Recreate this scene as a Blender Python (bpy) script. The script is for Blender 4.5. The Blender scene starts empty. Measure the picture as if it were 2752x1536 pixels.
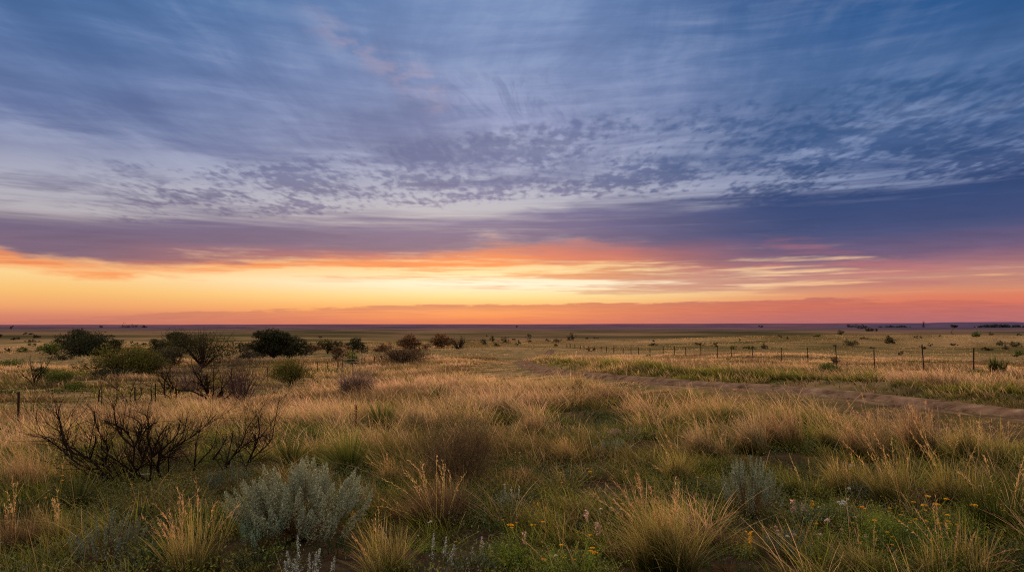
import bpy, math, random
import numpy as np
from mathutils import Vector
R = math.radians
SC = bpy.context.scene
COL = SC.collection

# ------------------------------------------------------------------ noise, terrain
def vnoise(x, y, seed=0):
    x = np.asarray(x, float); y = np.asarray(y, float)
    xi = np.floor(x).astype(np.int64); yi = np.floor(y).astype(np.int64)
    fx = x-xi; fy = y-yi
    fx = fx*fx*(3-2*fx); fy = fy*fy*(3-2*fy)
    def h(a, b):
        n = (a*374761393 + b*668265263 + seed*1442695041) & 0xFFFFFFFF
        n = ((n ^ (n >> 13))*1274126177) & 0xFFFFFFFF
        return ((n ^ (n >> 16)) & 0xFFFF)/65535.0
    return (h(xi, yi)*(1-fx)+h(xi+1, yi)*fx)*(1-fy)+(h(xi, yi+1)*(1-fx)+h(xi+1, yi+1)*fx)*fy
def fbm(x, y, seed=0, o=3):
    s = 0; a = .5; t = 0
    for i in range(o):
        s = s+a*vnoise(np.asarray(x)*2**i+17.3*i, np.asarray(y)*2**i-9.1*i, seed+i); t += a; a *= .5
    return s/t
def sstep(a, b, x):
    t = np.clip((x-a)/(b-a), 0, 1); return t*t*(3-2*t)

EYE = 1.8
DR = np.array([(0,1.8),(5,1.8),(10,1.93),(15,2.03),(22,2.1),(36,2.32),(45,2.75),(61,3.26),(85,4.3),(132,5.8),(240,8.6),(330,9.3),(430,10.4),(560,16),(700,22),(1000,25),(1600,29),(3500,32),(6000,36),(12000,38),(30000,38)])
DL = np.array([(0,1.8),(5,1.82),(10,2.12),(15,2.5),(23,3.2),(32,4.0),(38,4.45),(55,4.75),(77,5.35),(97,5.7),(130,6.0),(180,6.6),(300,9.4),(520,13),(900,18),(1800,25),(3500,31),(6000,35),(12000,38),(30000,38)])
ROAD = [(18,-14),(16.2,-5),(14.6,2),(12.9,9),(11.3,15),(10.0,19.6),(8.0,24),(5.6,30),(4.0,36),(2.7,44),(1.9,54),(1.2,66),(.9,78),(1.2,92),(2.4,108),(4.6,126),(7.5,150),(10,176)]
def smooth_poly(P, n=6):
    P = np.array(P, float); out = []
    for i in range(len(P)-1):
        p0 = P[max(i-1,0)]; p1 = P[i]; p2 = P[i+1]; p3 = P[min(i+2,len(P)-1)]
        for k in range(n):
            t = k/n
            out.append(.5*((2*p1)+(-p0+p2)*t+(2*p0-5*p1+4*p2-p3)*t*t+(-p0+3*p1-3*p2+p3)*t**3))
    out.append(P[-1]); return np.array(out)
RP = smooth_poly(ROAD, 4)
def road_sd(x, y):
    "signed distance to the track, positive on the fence side"
    x = np.atleast_1d(np.asarray(x, float)); y = np.atleast_1d(np.asarray(y, float))
    best = np.full(x.shape, 1e9); sg = np.ones(x.shape)
    for i in range(len(RP)-1):
        a = RP[i]; b = RP[i+1]; d = b-a; L = d@d
        t = np.clip(((x-a[0])*d[0]+(y-a[1])*d[1])/L, 0, 1)
        dx = x-(a[0]+t*d[0]); dy = y-(a[1]+t*d[1])
        q = np.hypot(dx, dy); m = q < best
        best = np.where(m, q, best); sg = np.where(m, np.where(d[0]*dy-d[1]*dx > 0, -1, 1), sg)
    return best*sg
def height(x, y, rsd=None):
    x = np.atleast_1d(np.asarray(x, float)); y = np.atleast_1d(np.asarray(y, float))
    d = np.hypot(x, y)
    far = np.maximum(d-60, 0)
    t = sstep(0, 1, (x+19+far*.28)/(31+far*.42))
    drop = np.interp(d, DL[:,0], DL[:,1])*(1-t)+np.interp(d, DR[:,0], DR[:,1])*t
    z = EYE-drop
    z = z+3.6*sstep(2, 30, np.degrees(np.arctan2(x, np.maximum(y, 1))))*sstep(170, 420, d)*(1-sstep(430, 700, d))*t
    near = 1-sstep(60, 200, d)
    if rsd is None: rsd = road_sd(x, y)
    calm = 1-.9*np.exp(-(rsd/1.5)**4)
    z = z+near*(calm*(fbm(x/1.3, y/1.3, 3)-.5)*.12+(fbm(x/7, y/7, 5)-.5)*.4*(.4+.6*calm)+calm*(fbm(x/2.4, y/2.0, 6, 2)-.5)*.2*sstep(4, 9, d))
    z = z+sstep(30, 110, d)*(fbm(x/38, y/22, 8, 2)-.5)*1.7*(1-sstep(500, 900, d))
    z = z+sstep(250, 700, d)*(fbm(x/420, y/170, 11, 2)-.5)*10.0
    z = z+sstep(900, 2500, d)*(fbm(x/2400, y/800, 12, 2)-.5)*20.0
    if rsd is None: rsd = road_sd(x, y)
    fl = np.exp(-(rsd/1.7)**2)
    z = z+.06*fl-.10*np.exp(-((rsd+3.0)/1.6)**2)+.26*np.exp(-((rsd-2.5)/.8)**2)*(1-sstep(60, 120, d))
    return z
def H(x, y): return float(height([x], [y])[0])

# ------------------------------------------------------------------ camera
FPX = 1835.0
PITCH = math.atan(104/FPX)
cp, sp = math.cos(PITCH), math.sin(PITCH)
cam = bpy.data.objects.new("camera", bpy.data.cameras.new("camera"))
COL.objects.link(cam); SC.camera = cam
cam.data.sensor_width = 36; cam.data.lens = FPX/2752*36
cam.data.clip_start = .05; cam.data.clip_end = 60000
cam.location = (0, 0, EYE); cam.rotation_euler = (R(90)+PITCH, 0, 0)
def ray(px, py):
    u = (px-1376)/FPX; v = (768-py)/FPX
    d = np.array([u, cp-sp*v, sp+cp*v]); return d
def at(px, py):
    "where the ground stands under this line of sight: x, y, z, distance scale"
    d = ray(px, py); d = d/math.hypot(d[0], d[1])
    rr = np.exp(np.linspace(math.log(3.0), math.log(9000), 2600))
    z = height(d[0]*rr, d[1]*rr)
    hit = np.nonzero(EYE+d[2]*rr < z)[0]
    k = hit[0] if len(hit) else len(rr)-1
    x, y = d[0]*rr[k], d[1]*rr[k]
    return x, y, float(z[k]), y
def pt(px, py, Y):
    d = ray(px, py); s = Y/d[1]; return (d[0]*s, Y, EYE+d[2]*s)
def M(px, Y): return px*Y/FPX

# ------------------------------------------------------------------ objects
def tag(o, label=None, cat=None, group=None, kind=None):
    for k, v in (('label', label), ('category', cat), ('group', group), ('kind', kind)):
        if v: o[k] = v
    return o
def empty(name, loc):
    o = bpy.data.objects.new(name, None); COL.objects.link(o); o.location = loc
    o.empty_display_size = .1
    return o
def link_mesh(name, me, mat, parent=None):
    o = bpy.data.objects.new(name, me); COL.objects.link(o); me.materials.append(mat)
    if parent: o.parent = parent
    return o
def np_mesh(name, V, F, C=None, mat=None, parent=None, smooth=False):
    "V (n,3); F (m,4) or (m,3) index array or list of such arrays; C (n,3) colours"
    me = bpy.data.meshes.new(name)
    if not isinstance(F, list): F = [F]
    F = [f for f in F if len(f)]
    V = np.asarray(V, np.float32)
    me.vertices.add(len(V)); me.vertices.foreach_set("co", V.ravel())
    li = np.concatenate([f.ravel() for f in F]).astype(np.int32)
    tot = np.concatenate([np.full(len(f), f.shape[1], np.int32) for f in F])
    st = np.concatenate([[0], np.cumsum(tot)[:-1]]).astype(np.int32)
    me.loops.add(len(li)); me.loops.foreach_set("vertex_index", li)
    me.polygons.add(len(tot)); me.polygons.foreach_set("loop_start", st)
    if smooth: me.polygons.foreach_set("use_smooth", np.ones(len(tot), bool))
    if C is not None:
        a = me.attributes.new("col", 'FLOAT_COLOR', 'POINT')
        a.data.foreach_set("color", np.concatenate([np.asarray(C, np.float32), np.ones((len(V),1), np.float32)], 1).ravel())
    me.update(calc_edges=True)
    return link_mesh(name, me, mat, parent)
class Buf:
    "collects geometry that becomes one mesh"
    def __init__(s): s.V=[]; s.F4=[]; s.F3=[]; s.C=[]; s.n=0
    def add(s, V, F4=None, F3=None, C=None):
        V = np.asarray(V, float)
        s.V.append(V)
        if F4 is not None and len(F4): s.F4.append(np.asarray(F4)+s.n)
        if F3 is not None and len(F3): s.F3.append(np.asarray(F3)+s.n)
        C = np.asarray(C, float)
        if C.ndim == 1: C = np.tile(C, (len(V),1))
        s.C.append(C); s.n += len(V)
    def build(s, name, mat, parent=None, origin=None, smooth=False):
        V = np.concatenate(s.V)
        if origin is not None: V = V-np.asarray(origin)
        F = []
        if s.F4: F.append(np.concatenate(s.F4))
        if s.F3: F.append(np.concatenate(s.F3))
        return np_mesh(name, V, F, np.concatenate(s.C), mat, parent, smooth)

# ------------------------------------------------------------------ materials
def N(nt, t, **kw):
    n = nt.nodes.new(t)
    for k, v in kw.items(): setattr(n, k, v)
    return n
def veg_mat(name, transl=.35, gloss=0.0, var=.25):
    m = bpy.data.materials.new(name); m.use_nodes = True; nt = m.node_tree; nt.nodes.clear()
    a = N(nt, 'ShaderNodeAttribute', attribute_name='col')
    no = N(nt, 'ShaderNodeTexNoise'); no.inputs['Scale'].default_value = 9
    tc = N(nt, 'ShaderNodeTexCoord'); nt.links.new(tc.outputs['Object'], no.inputs['Vector'])
    mr = N(nt, 'ShaderNodeMapRange'); mr.inputs[3].default_value = 1-var; mr.inputs[4].default_value = 1+var
    nt.links.new(no.outputs['Fac'], mr.inputs[0])
    mu = N(nt, 'ShaderNodeVectorMath', operation='SCALE')
    nt.links.new(a.outputs['Color'], mu.inputs[0]); nt.links.new(mr.outputs[0], mu.inputs['Scale'])
    d = N(nt, 'ShaderNodeBsdfDiffuse'); t = N(nt, 'ShaderNodeBsdfTranslucent'); mx = N(nt, 'ShaderNodeMixShader')
    mx.inputs[0].default_value = transl
    nt.links.new(mu.outputs[0], d.inputs['Color']); nt.links.new(mu.outputs[0], t.inputs['Color'])
    nt.links.new(d.outputs[0], mx.inputs[1]); nt.links.new(t.outputs[0], mx.inputs[2])
    o = N(nt, 'ShaderNodeOutputMaterial'); last = mx
    if gloss:
        g = N(nt, 'ShaderNodeBsdfGlossy'); g.inputs['Roughness'].default_value = .45; g.inputs['Color'].default_value = (.6,.6,.6,1)
        m2 = N(nt, 'ShaderNodeMixShader'); m2.inputs[0].default_value = gloss
        nt.links.new(mx.outputs[0], m2.inputs[1]); nt.links.new(g.outputs[0], m2.inputs[2]); last = m2
    nt.links.new(last.outputs[0], o.inputs[0]); return m
MG = veg_mat('grass_blades', .38)
ML = veg_mat('leaves', .2, .02)
MW = veg_mat('bark', 0.0, 0.0, .4)
MP = veg_mat('flower_petals', .3, 0, .1)
MM = veg_mat('rusty_steel', 0, 0, .35)

# ------------------------------------------------------------------ blade / leaf / tube makers
def blades(buf, P, az, hgt, lean, bend, wid, cb, ct, segs=4, taper=1.0, rng=None, gpow=1.35):
    """n curved ribbons: roots P (n,3), heading az, height hgt, lean and bend outward, width wid, colours root cb to tip ct (n,3)"""
    n = len(P); t = np.linspace(0, 1, segs+1)[None,:]
    hx = np.cos(az)[:,None]; hy = np.sin(az)[:,None]; h = hgt[:,None]
    out = h*(lean[:,None]*t+bend[:,None]*t*t)
    up = h*(t-.35*np.minimum(bend[:,None],1.6)*t*t)
    X = P[:,0:1]+hx*out; Y = P[:,1:2]+hy*out; Z = P[:,2:3]+up
    th = az+np.pi/2+(rng.uniform(-1.2,1.2,n) if rng is not None else 0)
    w = wid[:,None]*(1-taper*t**1.6)*.5+wid[:,None]*.04
    wx = np.cos(th)[:,None]*w; wy = np.sin(th)[:,None]*w
    A = np.stack([X-wx, Y-wy, Z], -1); B = np.stack([X+wx, Y+wy, Z], -1)
    V = np.stack([A, B], 2).reshape(n, (segs+1)*2, 3)
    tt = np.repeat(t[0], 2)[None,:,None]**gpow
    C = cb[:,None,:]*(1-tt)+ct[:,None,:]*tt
    k = np.arange(segs)*2; q = np.stack([k, k+1, k+3, k+2], 1)
    F = (np.arange(n)[:,None,None]*((segs+1)*2)+q[None]).reshape(-1, 4)
    buf.add(V.reshape(-1,3), F, None, C.reshape(-1,3))
    return np.stack([X, Y, Z], -1)      # centre lines
def leaves(buf, P, size, col, rng, aspect=.45, up=0.0):
    "small leaf quads at P, random orientation"
    n = len(P)
    a = rng.normal(size=(n,3)); a[:,2] += up*2; a /= np.linalg.norm(a, axis=1)[:,None]
    b = rng.normal(size=(n,3)); b -= (b*a).sum(1)[:,None]*a; b /= np.linalg.norm(b, axis=1)[:,None]+1e-9
    s = (np.ones(n)*size*rng.uniform(.6,1.4,n))[:,None]
    L = a*s; W = b*s*aspect
    V = np.stack([P-L*.5, P+W*.5, P+L*.5, P-W*.5], 1).reshape(-1,3)
    F = np.arange(n*4).reshape(n,4)
    buf.add(V, F, None, np.repeat(col, 4, 0))
def tube(buf, pts, rad, col, sides=5):
    pts = np.asarray(pts, float); n = len(pts)
    rad = np.ones(n)*rad if np.ndim(rad) == 0 else np.asarray(rad, float)
    T = np.gradient(pts, axis=0); T /= np.linalg.norm(T, axis=1)[:,None]+1e-9
    ref = np.array([.31,.17,.93]) if abs(T[0,2]) < .9 else np.array([1,.1,0.])
    U = np.cross(T, ref); U /= np.linalg.norm(U, axis=1)[:,None]+1e-9
    W = np.cross(T, U)
    a = np.arange(sides)/sides*2*np.pi
    V = pts[:,None,:]+rad[:,None,None]*(np.cos(a)[None,:,None]*U[:,None,:]+np.sin(a)[None,:,None]*W[:,None,:])
    F = []
    for i in range(n-1):
        for k in range(sides):
            F.append((i*sides+k, i*sides+(k+1)%sides, (i+1)*sides+(k+1)%sides, (i+1)*sides+k))
    V = V.reshape(-1,3)
    base = n*sides
    V = np.concatenate([V, pts[:1], pts[-1:]])
    F3 = [(base, (k+1)%sides, k) for k in range(sides)]+[(base+1, (n-1)*sides+k, (n-1)*sides+(k+1)%sides) for k in range(sides)]
    buf.add(V, F, F3, col)
def unit(v): v = np.asarray(v, float); return v/(np.linalg.norm(v)+1e-9)
def twig(bufs, p, d, L, r, depth, rng, col, up=.25, spread=.75, kids=3, wig=.18, tips=None):
    "one branch with its own side branches; thick wood goes to bufs[0], fine twigs to bufs[1]"
    n = 5; pts = [np.array(p, float)]; dd = unit(d)
    for i in range(n):
        dd = unit(dd+rng.normal(size=3)*wig+np.array([0,0,up*.25]))
        pts.append(pts[-1]+dd*L/n)
    rad = np.linspace(r, r*.5, n+1)
    b = bufs[0] if depth >= 2 else bufs[1]
    tube(b, pts, rad, np.array(col)*rng.uniform(.6,1.4), 5 if depth >= 2 else 3)
    if depth == 0:
        if tips is not None: tips.append(pts[-1])
        return
    for k in range(kids+(depth > 1)):
        i = rng.integers(1, n+1)
        q = unit((pts[i]-pts[i-1]))+rng.normal(size=3)*spread
        twig(bufs, pts[i], q, L*rng.uniform(.45,.75), max(rad[i]*.62, .0012), depth-1, rng, col, up, spread, kids, wig, tips)
    if tips is not None: tips.append(pts[-1])
RNG = np.random.default_rng(7)
def jit(c, n, rng, v=.25, hue=.08):
    c = np.asarray(c, float)
    return np.clip(c[None,:]*rng.uniform(1-v,1+v,(n,1))*(1+rng.normal(size=(n,3))*hue), 0, .9)
def mixc(a, b, t):
    t = np.asarray(t)[:,None]; return np.asarray(a)*(1-t)+np.asarray(b)*t

# palette (albedo)
TAN = np.array((.59,.39,.195)); PINK = np.array((.68,.41,.27)); STRAW = np.array((.66,.48,.18)); GOLD = np.array((.56,.36,.14))
OLIVE = np.array((.20,.185,.038)); GREEN = np.array((.115,.15,.022)); DGREEN = np.array((.028,.040,.010)); BROWN = np.array((.16,.09,.05))
SAGE = np.array((.25,.28,.20)); SAGET = np.array((.12,.18,.135)); BARK = np.array((.015,.010,.009)); PURP = np.array((.085,.05,.06))

SUN_EL, SUN_AZ, SUN_E, SUN_ANG = 8.0, -7.0, 6.5, 12.0
BACK_C = (1.40, 1.16, .88)
# ------------------------------------------------------------------ sky (a function of the direction in the world: azimuth and elevation)
world = bpy.data.worlds.new("World"); SC.world = world; world.use_nodes = True
wn = world.node_tree; wn.nodes.clear(); WL = wn.links.new
def plug(sock, v):
    if isinstance(v, (int, float)): sock.default_value = v
    elif isinstance(v, tuple): sock.default_value = v
    else: WL(v, sock)
def mth(op, a, b=0.0, c=None, clamp=False):
    n = wn.nodes.new('ShaderNodeMath'); n.operation = op; n.use_clamp = clamp
    plug(n.inputs[0], a); plug(n.inputs[1], b)
    if c is not None: plug(n.inputs[2], c)
    return n.outputs[0]
def add(a, b): return mth('ADD', a, b)
def sub(a, b): return mth('SUBTRACT', a, b)
def mul(a, b): return mth('MULTIPLY', a, b)
def ss(a, b, x):
    n = wn.nodes.new('ShaderNodeMapRange'); n.interpolation_type = 'SMOOTHSTEP'
    plug(n.inputs[0], x); plug(n.inputs[1], a); plug(n.inputs[2], b); return n.outputs[0]
def vec(x, y, z=0.0):
    n = wn.nodes.new('ShaderNodeCombineXYZ'); plug(n.inputs[0], x); plug(n.inputs[1], y); plug(n.inputs[2], z); return n.outputs[0]
def noise(v, scale, detail=4, rough=.55, dist=0.0):
    n = wn.nodes.new('ShaderNodeTexNoise'); plug(n.inputs['Vector'], v); n.inputs['Scale'].default_value = scale
    n.inputs['Detail'].default_value = detail; n.inputs['Roughness'].default_value = rough; n.inputs['Distortion'].default_value = dist
    return n.outputs['Fac']
def mix(f, a, b):
    n = wn.nodes.new('ShaderNodeMix'); n.data_type = 'RGBA'; plug(n.inputs[0], f); plug(n.inputs[6], a); plug(n.inputs[7], b); return n.outputs[2]
def lin(c): return tuple((v/255/12.92 if v/255 <= .04045 else ((v/255+.055)/1.055)**2.4) for v in c)+(1.0,)
EMAX = 40.0
def ramp(fac, stops):
    n = wn.nodes.new('ShaderNodeValToRGB'); e = n.color_ramp.elements
    e[0].position = stops[0][0]/EMAX; e[0].color = lin(stops[0][1]); e[1].position = stops[-1][0]/EMAX; e[1].color = lin(stops[-1][1])
    for p, c in stops[1:-1]:
        q = e.new(p/EMAX); q.color = lin(c)
    WL(fac, n.inputs[0]); return n.outputs[0]
tcw = wn.nodes.new('ShaderNodeTexCoord')
sepd = wn.nodes.new('ShaderNodeSeparateXYZ'); WL(tcw.outputs['Generated'], sepd.inputs[0])
DX, DY, DZ = sepd.outputs
el = mul(mth('ARCSINE', DZ), 57.2958)                 # degrees
az = mul(mth('ARCTAN2', DX, DY), 57.2958)             # degrees, 0 straight ahead, + to the right
zz = add(mth('MAXIMUM', DZ, 0.0), .06)
PX = mth('DIVIDE', DX, zz); PY = mth('DIVIDE', DY, zz)   # the cloud deck seen in perspective
band = vec(mul(az, .06), mul(el, .55), 3.0)              # long flat streaks low in the sky
wb = noise(band, .9, 3)
elw = add(el, mul(sub(wb, .5), 1.3))
# lookups
ec = mth('DIVIDE', mth('MAXIMUM', el, 0.0), EMAX)
elt = sub(elw, mul(az, .012))
ecl = mth('DIVIDE', mth('MAXIMUM', elt, 0.0), EMAX)
clearC = ramp(ec, [(0,(228,128,92)),(.7,(246,150,92)),(1.5,(253,184,108)),(2.3,(255,222,150)),(3.4,(255,244,214)),(4.4,(255,226,165)),(5.4,(244,196,142)),(7,(206,182,172)),(9.5,(190,186,192)),(13,(178,182,206)),(17,(154,163,200)),(21,(134,153,194)),(26,(116,143,188)),(40,(96,128,180))])
clearL = ramp(ec, [(0,(204,120,106)),(.6,(214,132,106)),(1.3,(238,164,108)),(2.4,(248,192,116)),(3.6,(251,212,146)),(4.6,(246,184,128)),(6,(205,176,160)),(8,(184,178,184)),(12,(160,166,192)),(15,(126,142,182)),(19,(98,124,172)),(26,(62,112,165)),(40,(70,112,165))])
clearR = ramp(ec, [(0,(180,110,112)),(1,(214,108,92)),(2,(220,126,98)),(3.2,(238,176,126)),(4.6,(230,182,146)),(6,(186,154,148)),(8,(130,136,166)),(11,(132,146,184)),(14,(112,134,176)),(18,(84,114,162)),(22,(48,92,148)),(26,(18,74,132)),(40,(40,90,150))])
cloudC = ramp(ecl, [(0,(226,126,92)),(1,(238,144,94)),(1.7,(216,140,104)),(3,(226,156,118)),(4.4,(250,158,88)),(5.2,(246,142,92)),(5.9,(205,124,112)),(6.6,(138,112,134)),(8,(126,110,142)),(10,(120,112,150)),(12,(108,112,150)),(16,(106,114,154)),(20,(104,120,162)),(26,(98,120,166)),(40,(90,116,160))])
cloudL = ramp(ecl, [(0,(192,114,104)),(1.2,(204,128,104)),(2.2,(222,144,102)),(3,(240,150,88)),(4.0,(240,134,84)),(4.5,(206,116,96)),(5.2,(126,100,120)),(8,(110,100,130)),(11,(106,106,138)),(14,(94,108,152)),(20,(70,100,148)),(26,(50,88,138)),(40,(60,96,140))])
cloudR = ramp(ecl, [(0,(180,108,110)),(1.2,(204,112,94)),(2.4,(184,122,114)),(3.3,(186,128,122)),(4.2,(158,110,122)),(5.0,(112,92,122)),(6.3,(78,82,122)),(7,(62,76,120)),(10,(40,66,114)),(13,(52,82,130)),(18,(54,90,138)),(23,(32,80,134)),(26,(14,68,126)),(40,(40,80,130))])
wL = ss(0.0, 1.0, mth('DIVIDE', mul(az, -1.0), 36.0))
wR = ss(0.0, 1.0, mth('DIVIDE', az, 33.0)); wRc = ss(-.12, 1.0, mth('DIVIDE', az, 24.0))
def tri(l, c, r): return mix(wR, mix(wL, c, l), r)
clear = tri(clearL, clearC, clearR); cloud = mix(wRc, mix(wL, cloudC, cloudL), cloudR)
br_ = wn.nodes.new('ShaderNodeVectorMath'); br_.operation = 'SCALE'; WL(cloud, br_.inputs[0])
WL(add(.80, mul(noise(vec(mul(PX, .8), mul(PY, 1.6), 21.0), 2.2, 6, .62, .4), .40)), br_.inputs['Scale']); cloud = br_.outputs[0]
# masks
nb = noise(vec(mul(az, .035), mul(el, .8), 7.0), 1.6, 5, .6)            # ragged flat streaks
nf = noise(vec(mul(az, .06), mul(el, 1.5), 1.0), 1.5, 5, .6)
nbl = noise(vec(mul(az, .05), mul(el, .22), 17.0), 1.5, 5, .58)
nfine = noise(vec(mul(az, .22), mul(el, 1.3), 41.0), 1.6, 5, .65)
# a: the heavy bank, lower edge about 6 degrees, upper edge 9 to 12
lowe = add(sub(add(6.0, sub(mul(az, .012), mul(mth('MAXIMUM', az, 0.0), .032))), mul(mul(az, az), .0011)), mul(sub(nbl, .5), 6.5))
upe = add(add(9.2, mul(az, .045)), mul(sub(nb, .5), 6.0))
mA = mul(ss(-.7, 1.2, sub(add(el, add(mul(sub(nf, .5), 2.2), mul(sub(nfine, .5), 1.6))), lowe)), sub(1.0, ss(-1.4, 1.3, sub(el, upe))))
# orange fringe and thin streaks under the bank
mF = mul(mul(ss(4.3, 5.9, add(sub(el, mul(ss(0, 30, az), -.6)), add(mul(sub(nf, .5), 5.0), mul(sub(nfine, .5), 2.2)))), sub(1.0, ss(6.5, 8, el))), .9)
mS = mul(mul(ss(.46, .62, add(nf, mul(az, .0042))), ss(1.8, 3.2, el)), sub(1.0, ss(6.5, 8, el)))
mS = mul(mS, ss(-26, 10, az))
# b: the low flat bank close to the horizon
topb = add(sub(1.9, mul(mth('POWER', mth('ABSOLUTE', sub(az, 16)), 1.5), .0040)), mul(sub(add(mul(nb, .7), mul(nfine, .3)), .5), 2.6))
mB = mul(sub(1.0, ss(-.08, .10, sub(el, topb))), .95)
gl = mul(mul(ss(.25, .6, el), sub(1.0, ss(.7, 1.5, el))), mul(ss(-24, -8, az), sub(1.0, ss(-6, 12, az))))
mB = mul(mB, sub(1.0, mul(gl, ss(.35, .55, nf))))
# d: small-celled altocumulus
wv = noise(vec(PX, PY, 2.0), .7, 3)
nd = add(mul(noise(vec(add(PX, mul(wv, .8)), mul(add(PY, wv), .5), 5.0), 8.5, 4, .6, .2), .48), mul(noise(vec(PX, mul(PY, .5), 25.0), 21.0, 2, .5), .52))
ns = noise(vec(mul(PX, .8), mul(PY, .8), 9.0), 1.9, 4, .6)
cd = add(12.9, mul(mth('MINIMUM', az, 8.0), .09)); wd = add(2.3, mul(ss(-30, 30, az), 2.2))
bd = sub(1.0, ss(.45, 1.25, mth('DIVIDE', mth('ABSOLUTE', sub(el, add(cd, mul(sub(wv, .5), 4.0)))), wd)))
mD = mul(ss(.20, .78, add(mul(sub(nd, .5), 2.6), add(mul(bd, .40), add(.06, mul(sub(ns, .5), 1.9))))), mul(ss(0.02, .5, bd), ss(-36, -27, az)))
# soft stratus streaks between bank and altocumulus
nst = noise(vec(mul(az, .045), mul(el, .42), 4.0), 1.7, 5, .62, .4)
mE = mul(mul(ss(.46, .68, nst), sub(1.0, ss(11, 19, el))), ss(7, 9, el))
# e: high streaky cirrus
rx = add(mul(PX, .80), mul(PY, .45)); ry = sub(mul(PY, .80), mul(PX, .45))
rxl = sub(mul(PX, .85), mul(PY, .35)); ryl = add(mul(PY, .85), mul(PX, .35))
lr = ss(-12, 12, az)
cx = add(mul(rx, lr), mul(rxl, sub(1.0, lr))); cy = add(mul(ry, lr), mul(ryl, sub(1.0, lr)))
nhr = noise(vec(add(mul(PX, 1.5), mul(wv, .5)), mul(PY, .42), 6.0), 2.0, 7, .62, .35)
nhh = noise(vec(mul(az, .05), add(mul(el, .42), mul(wv, 1.2)), 31.0), 1.5, 7, .6, .3)
nh = add(mul(nhr, .55), mul(nhh, .45))
nh2 = noise(vec(PX, PY, 12.0), .9, 3)
mH = mul(mul(ss(.37, .64, add(mul(nh, .75), mul(nh2, .25))), ss(10.0, 14, el)), .85)
hi = mul(ss(.5, .72, sub(1.0, add(mul(nh, .7), mul(nh2, .3)))), mul(ss(11, 14, el), .2))
inv = lambda m: sub(1.0, m)
tot = inv(mul(mul(mul(inv(mul(mA, .97)), inv(mF)), mul(inv(mul(mS, .85)), inv(mB))), mul(mul(inv(mul(mD, .8)), inv(mul(mE, .75))), inv(mH))))
sky = mix(tot, clear, cloud)
sky = mix(hi, sky, lin((214,212,222)))
# hot orange underside of the bank
edge = mul(ss(-1.3, -.5, sub(el, lowe)), sub(1.0, ss(-.3, .7, sub(el, lowe))))
sky = mix(mul(mul(edge, ss(.3, .6, nf)), mul(inv(ss(-6, 16, az)), .7)), sky, lin((250,146,82)))
pk = mul(edge, mul(ss(-4, 6, az), ss(.42, .62, noise(vec(mul(az, .05), mul(el, .7), 15.0), 1.8, 4))))
sky = mix(mul(pk, .4), sky, lin((196,112,116)))
# peach wisps high up, left of centre
sl = sub(el, add(18.6, mul(add(az, 5.5), -.42)))
wisp = mul(mul(sub(1.0, ss(.0, 2.2, mth('ABSOLUTE', add(sl, mul(sub(nh, .5), 6.0))))), mul(ss(-19, -14, az), sub(1.0, ss(-7, -3.5, az)))), ss(.4, .6, noise(vec(mul(az, .35), mul(el, .8), 2.0), 1.0, 4)))
sky = mix(mul(wisp, .17), sky, lin((222,178,172)))
dw = mul(mul(sub(1.0, ss(.3, 1.0, mth('DIVIDE', mth('ABSOLUTE', sub(el, 18.3)), 3.4))), mul(ss(-7, -4, az), sub(1.0, ss(3, 9, az)))), ss(.45, .65, noise(vec(mul(add(az, mul(el, .5)), .3), mul(el, .22), 8.0), 1.0, 5, .65, 1.2)))
sky = mix(mul(dw, .34), sky, lin((92,104,150)))
# unseen sky behind and overhead, brightened and warmed as added fill on the field
back = ss(-.15, .6, mul(DY, -1.0)); top = mul(ss(34, 70, el), .6)
bk = wn.nodes.new('ShaderNodeMix'); bk.data_type = 'RGBA'; bk.inputs[7].default_value = (BACK_C[0], BACK_C[1], BACK_C[2], 1)
WL(mth('MAXIMUM', back, top), bk.inputs[0]); WL(sky, bk.inputs[6]); sky = bk.outputs[2]
nish = wn.nodes.new('ShaderNodeTexSky'); nish.sky_type = 'NISHITA'; nish.sun_disc = False
nish.sun_elevation = R(SUN_EL); nish.sun_rotation = R(SUN_AZ); nish.air_density = 1.2; nish.dust_density = 2
bg1 = wn.nodes.new('ShaderNodeBackground'); WL(sky, bg1.inputs[0]); bg1.inputs[1].default_value = 1.0
bg2 = wn.nodes.new('ShaderNodeBackground'); WL(nish.outputs[0], bg2.inputs[0]); bg2.inputs[1].default_value = .001
ads = wn.nodes.new('ShaderNodeAddShader'); WL(bg1.outputs[0], ads.inputs[0]); WL(bg2.outputs[0], ads.inputs[1])
wo = wn.nodes.new('ShaderNodeOutputWorld'); WL(ads.outputs[0], wo.inputs[0])
world.cycles.sampling_method = 'MANUAL'; world.cycles.sample_map_resolution = 512
# the glow where the sun has just gone down: one low, wide, warm lamp
sl_ = bpy.data.lights.new("sun", 'SUN'); sl_.energy = SUN_E; sl_.angle = R(SUN_ANG); sl_.color = (1.0, .60, .34)
so = bpy.data.objects.new("sun", sl_); COL.objects.link(so)
sd = Vector((math.sin(R(SUN_AZ))*math.cos(R(SUN_EL)), math.cos(R(SUN_AZ))*math.cos(R(SUN_EL)), math.sin(R(SUN_EL))))
so.rotation_euler = sd.to_track_quat('Z', 'Y').to_euler(); so.location = (0, 0, 60)
SC.view_settings.view_transform = 'Standard'; SC.view_settings.look = 'None'; SC.view_settings.exposure = 0
SC.cycles.max_bounces = 4; SC.cycles.diffuse_bounces = 3; SC.cycles.transmission_bounces = 3
SC.cycles.use_denoising = False; SC.cycles.use_adaptive_sampling = False; SC.cycles.filter_width = 1.15
SC.cycles.denoiser = 'OPENIMAGEDENOISE'; SC.cycles.denoising_input_passes = 'RGB_ALBEDO_NORMAL'
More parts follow.
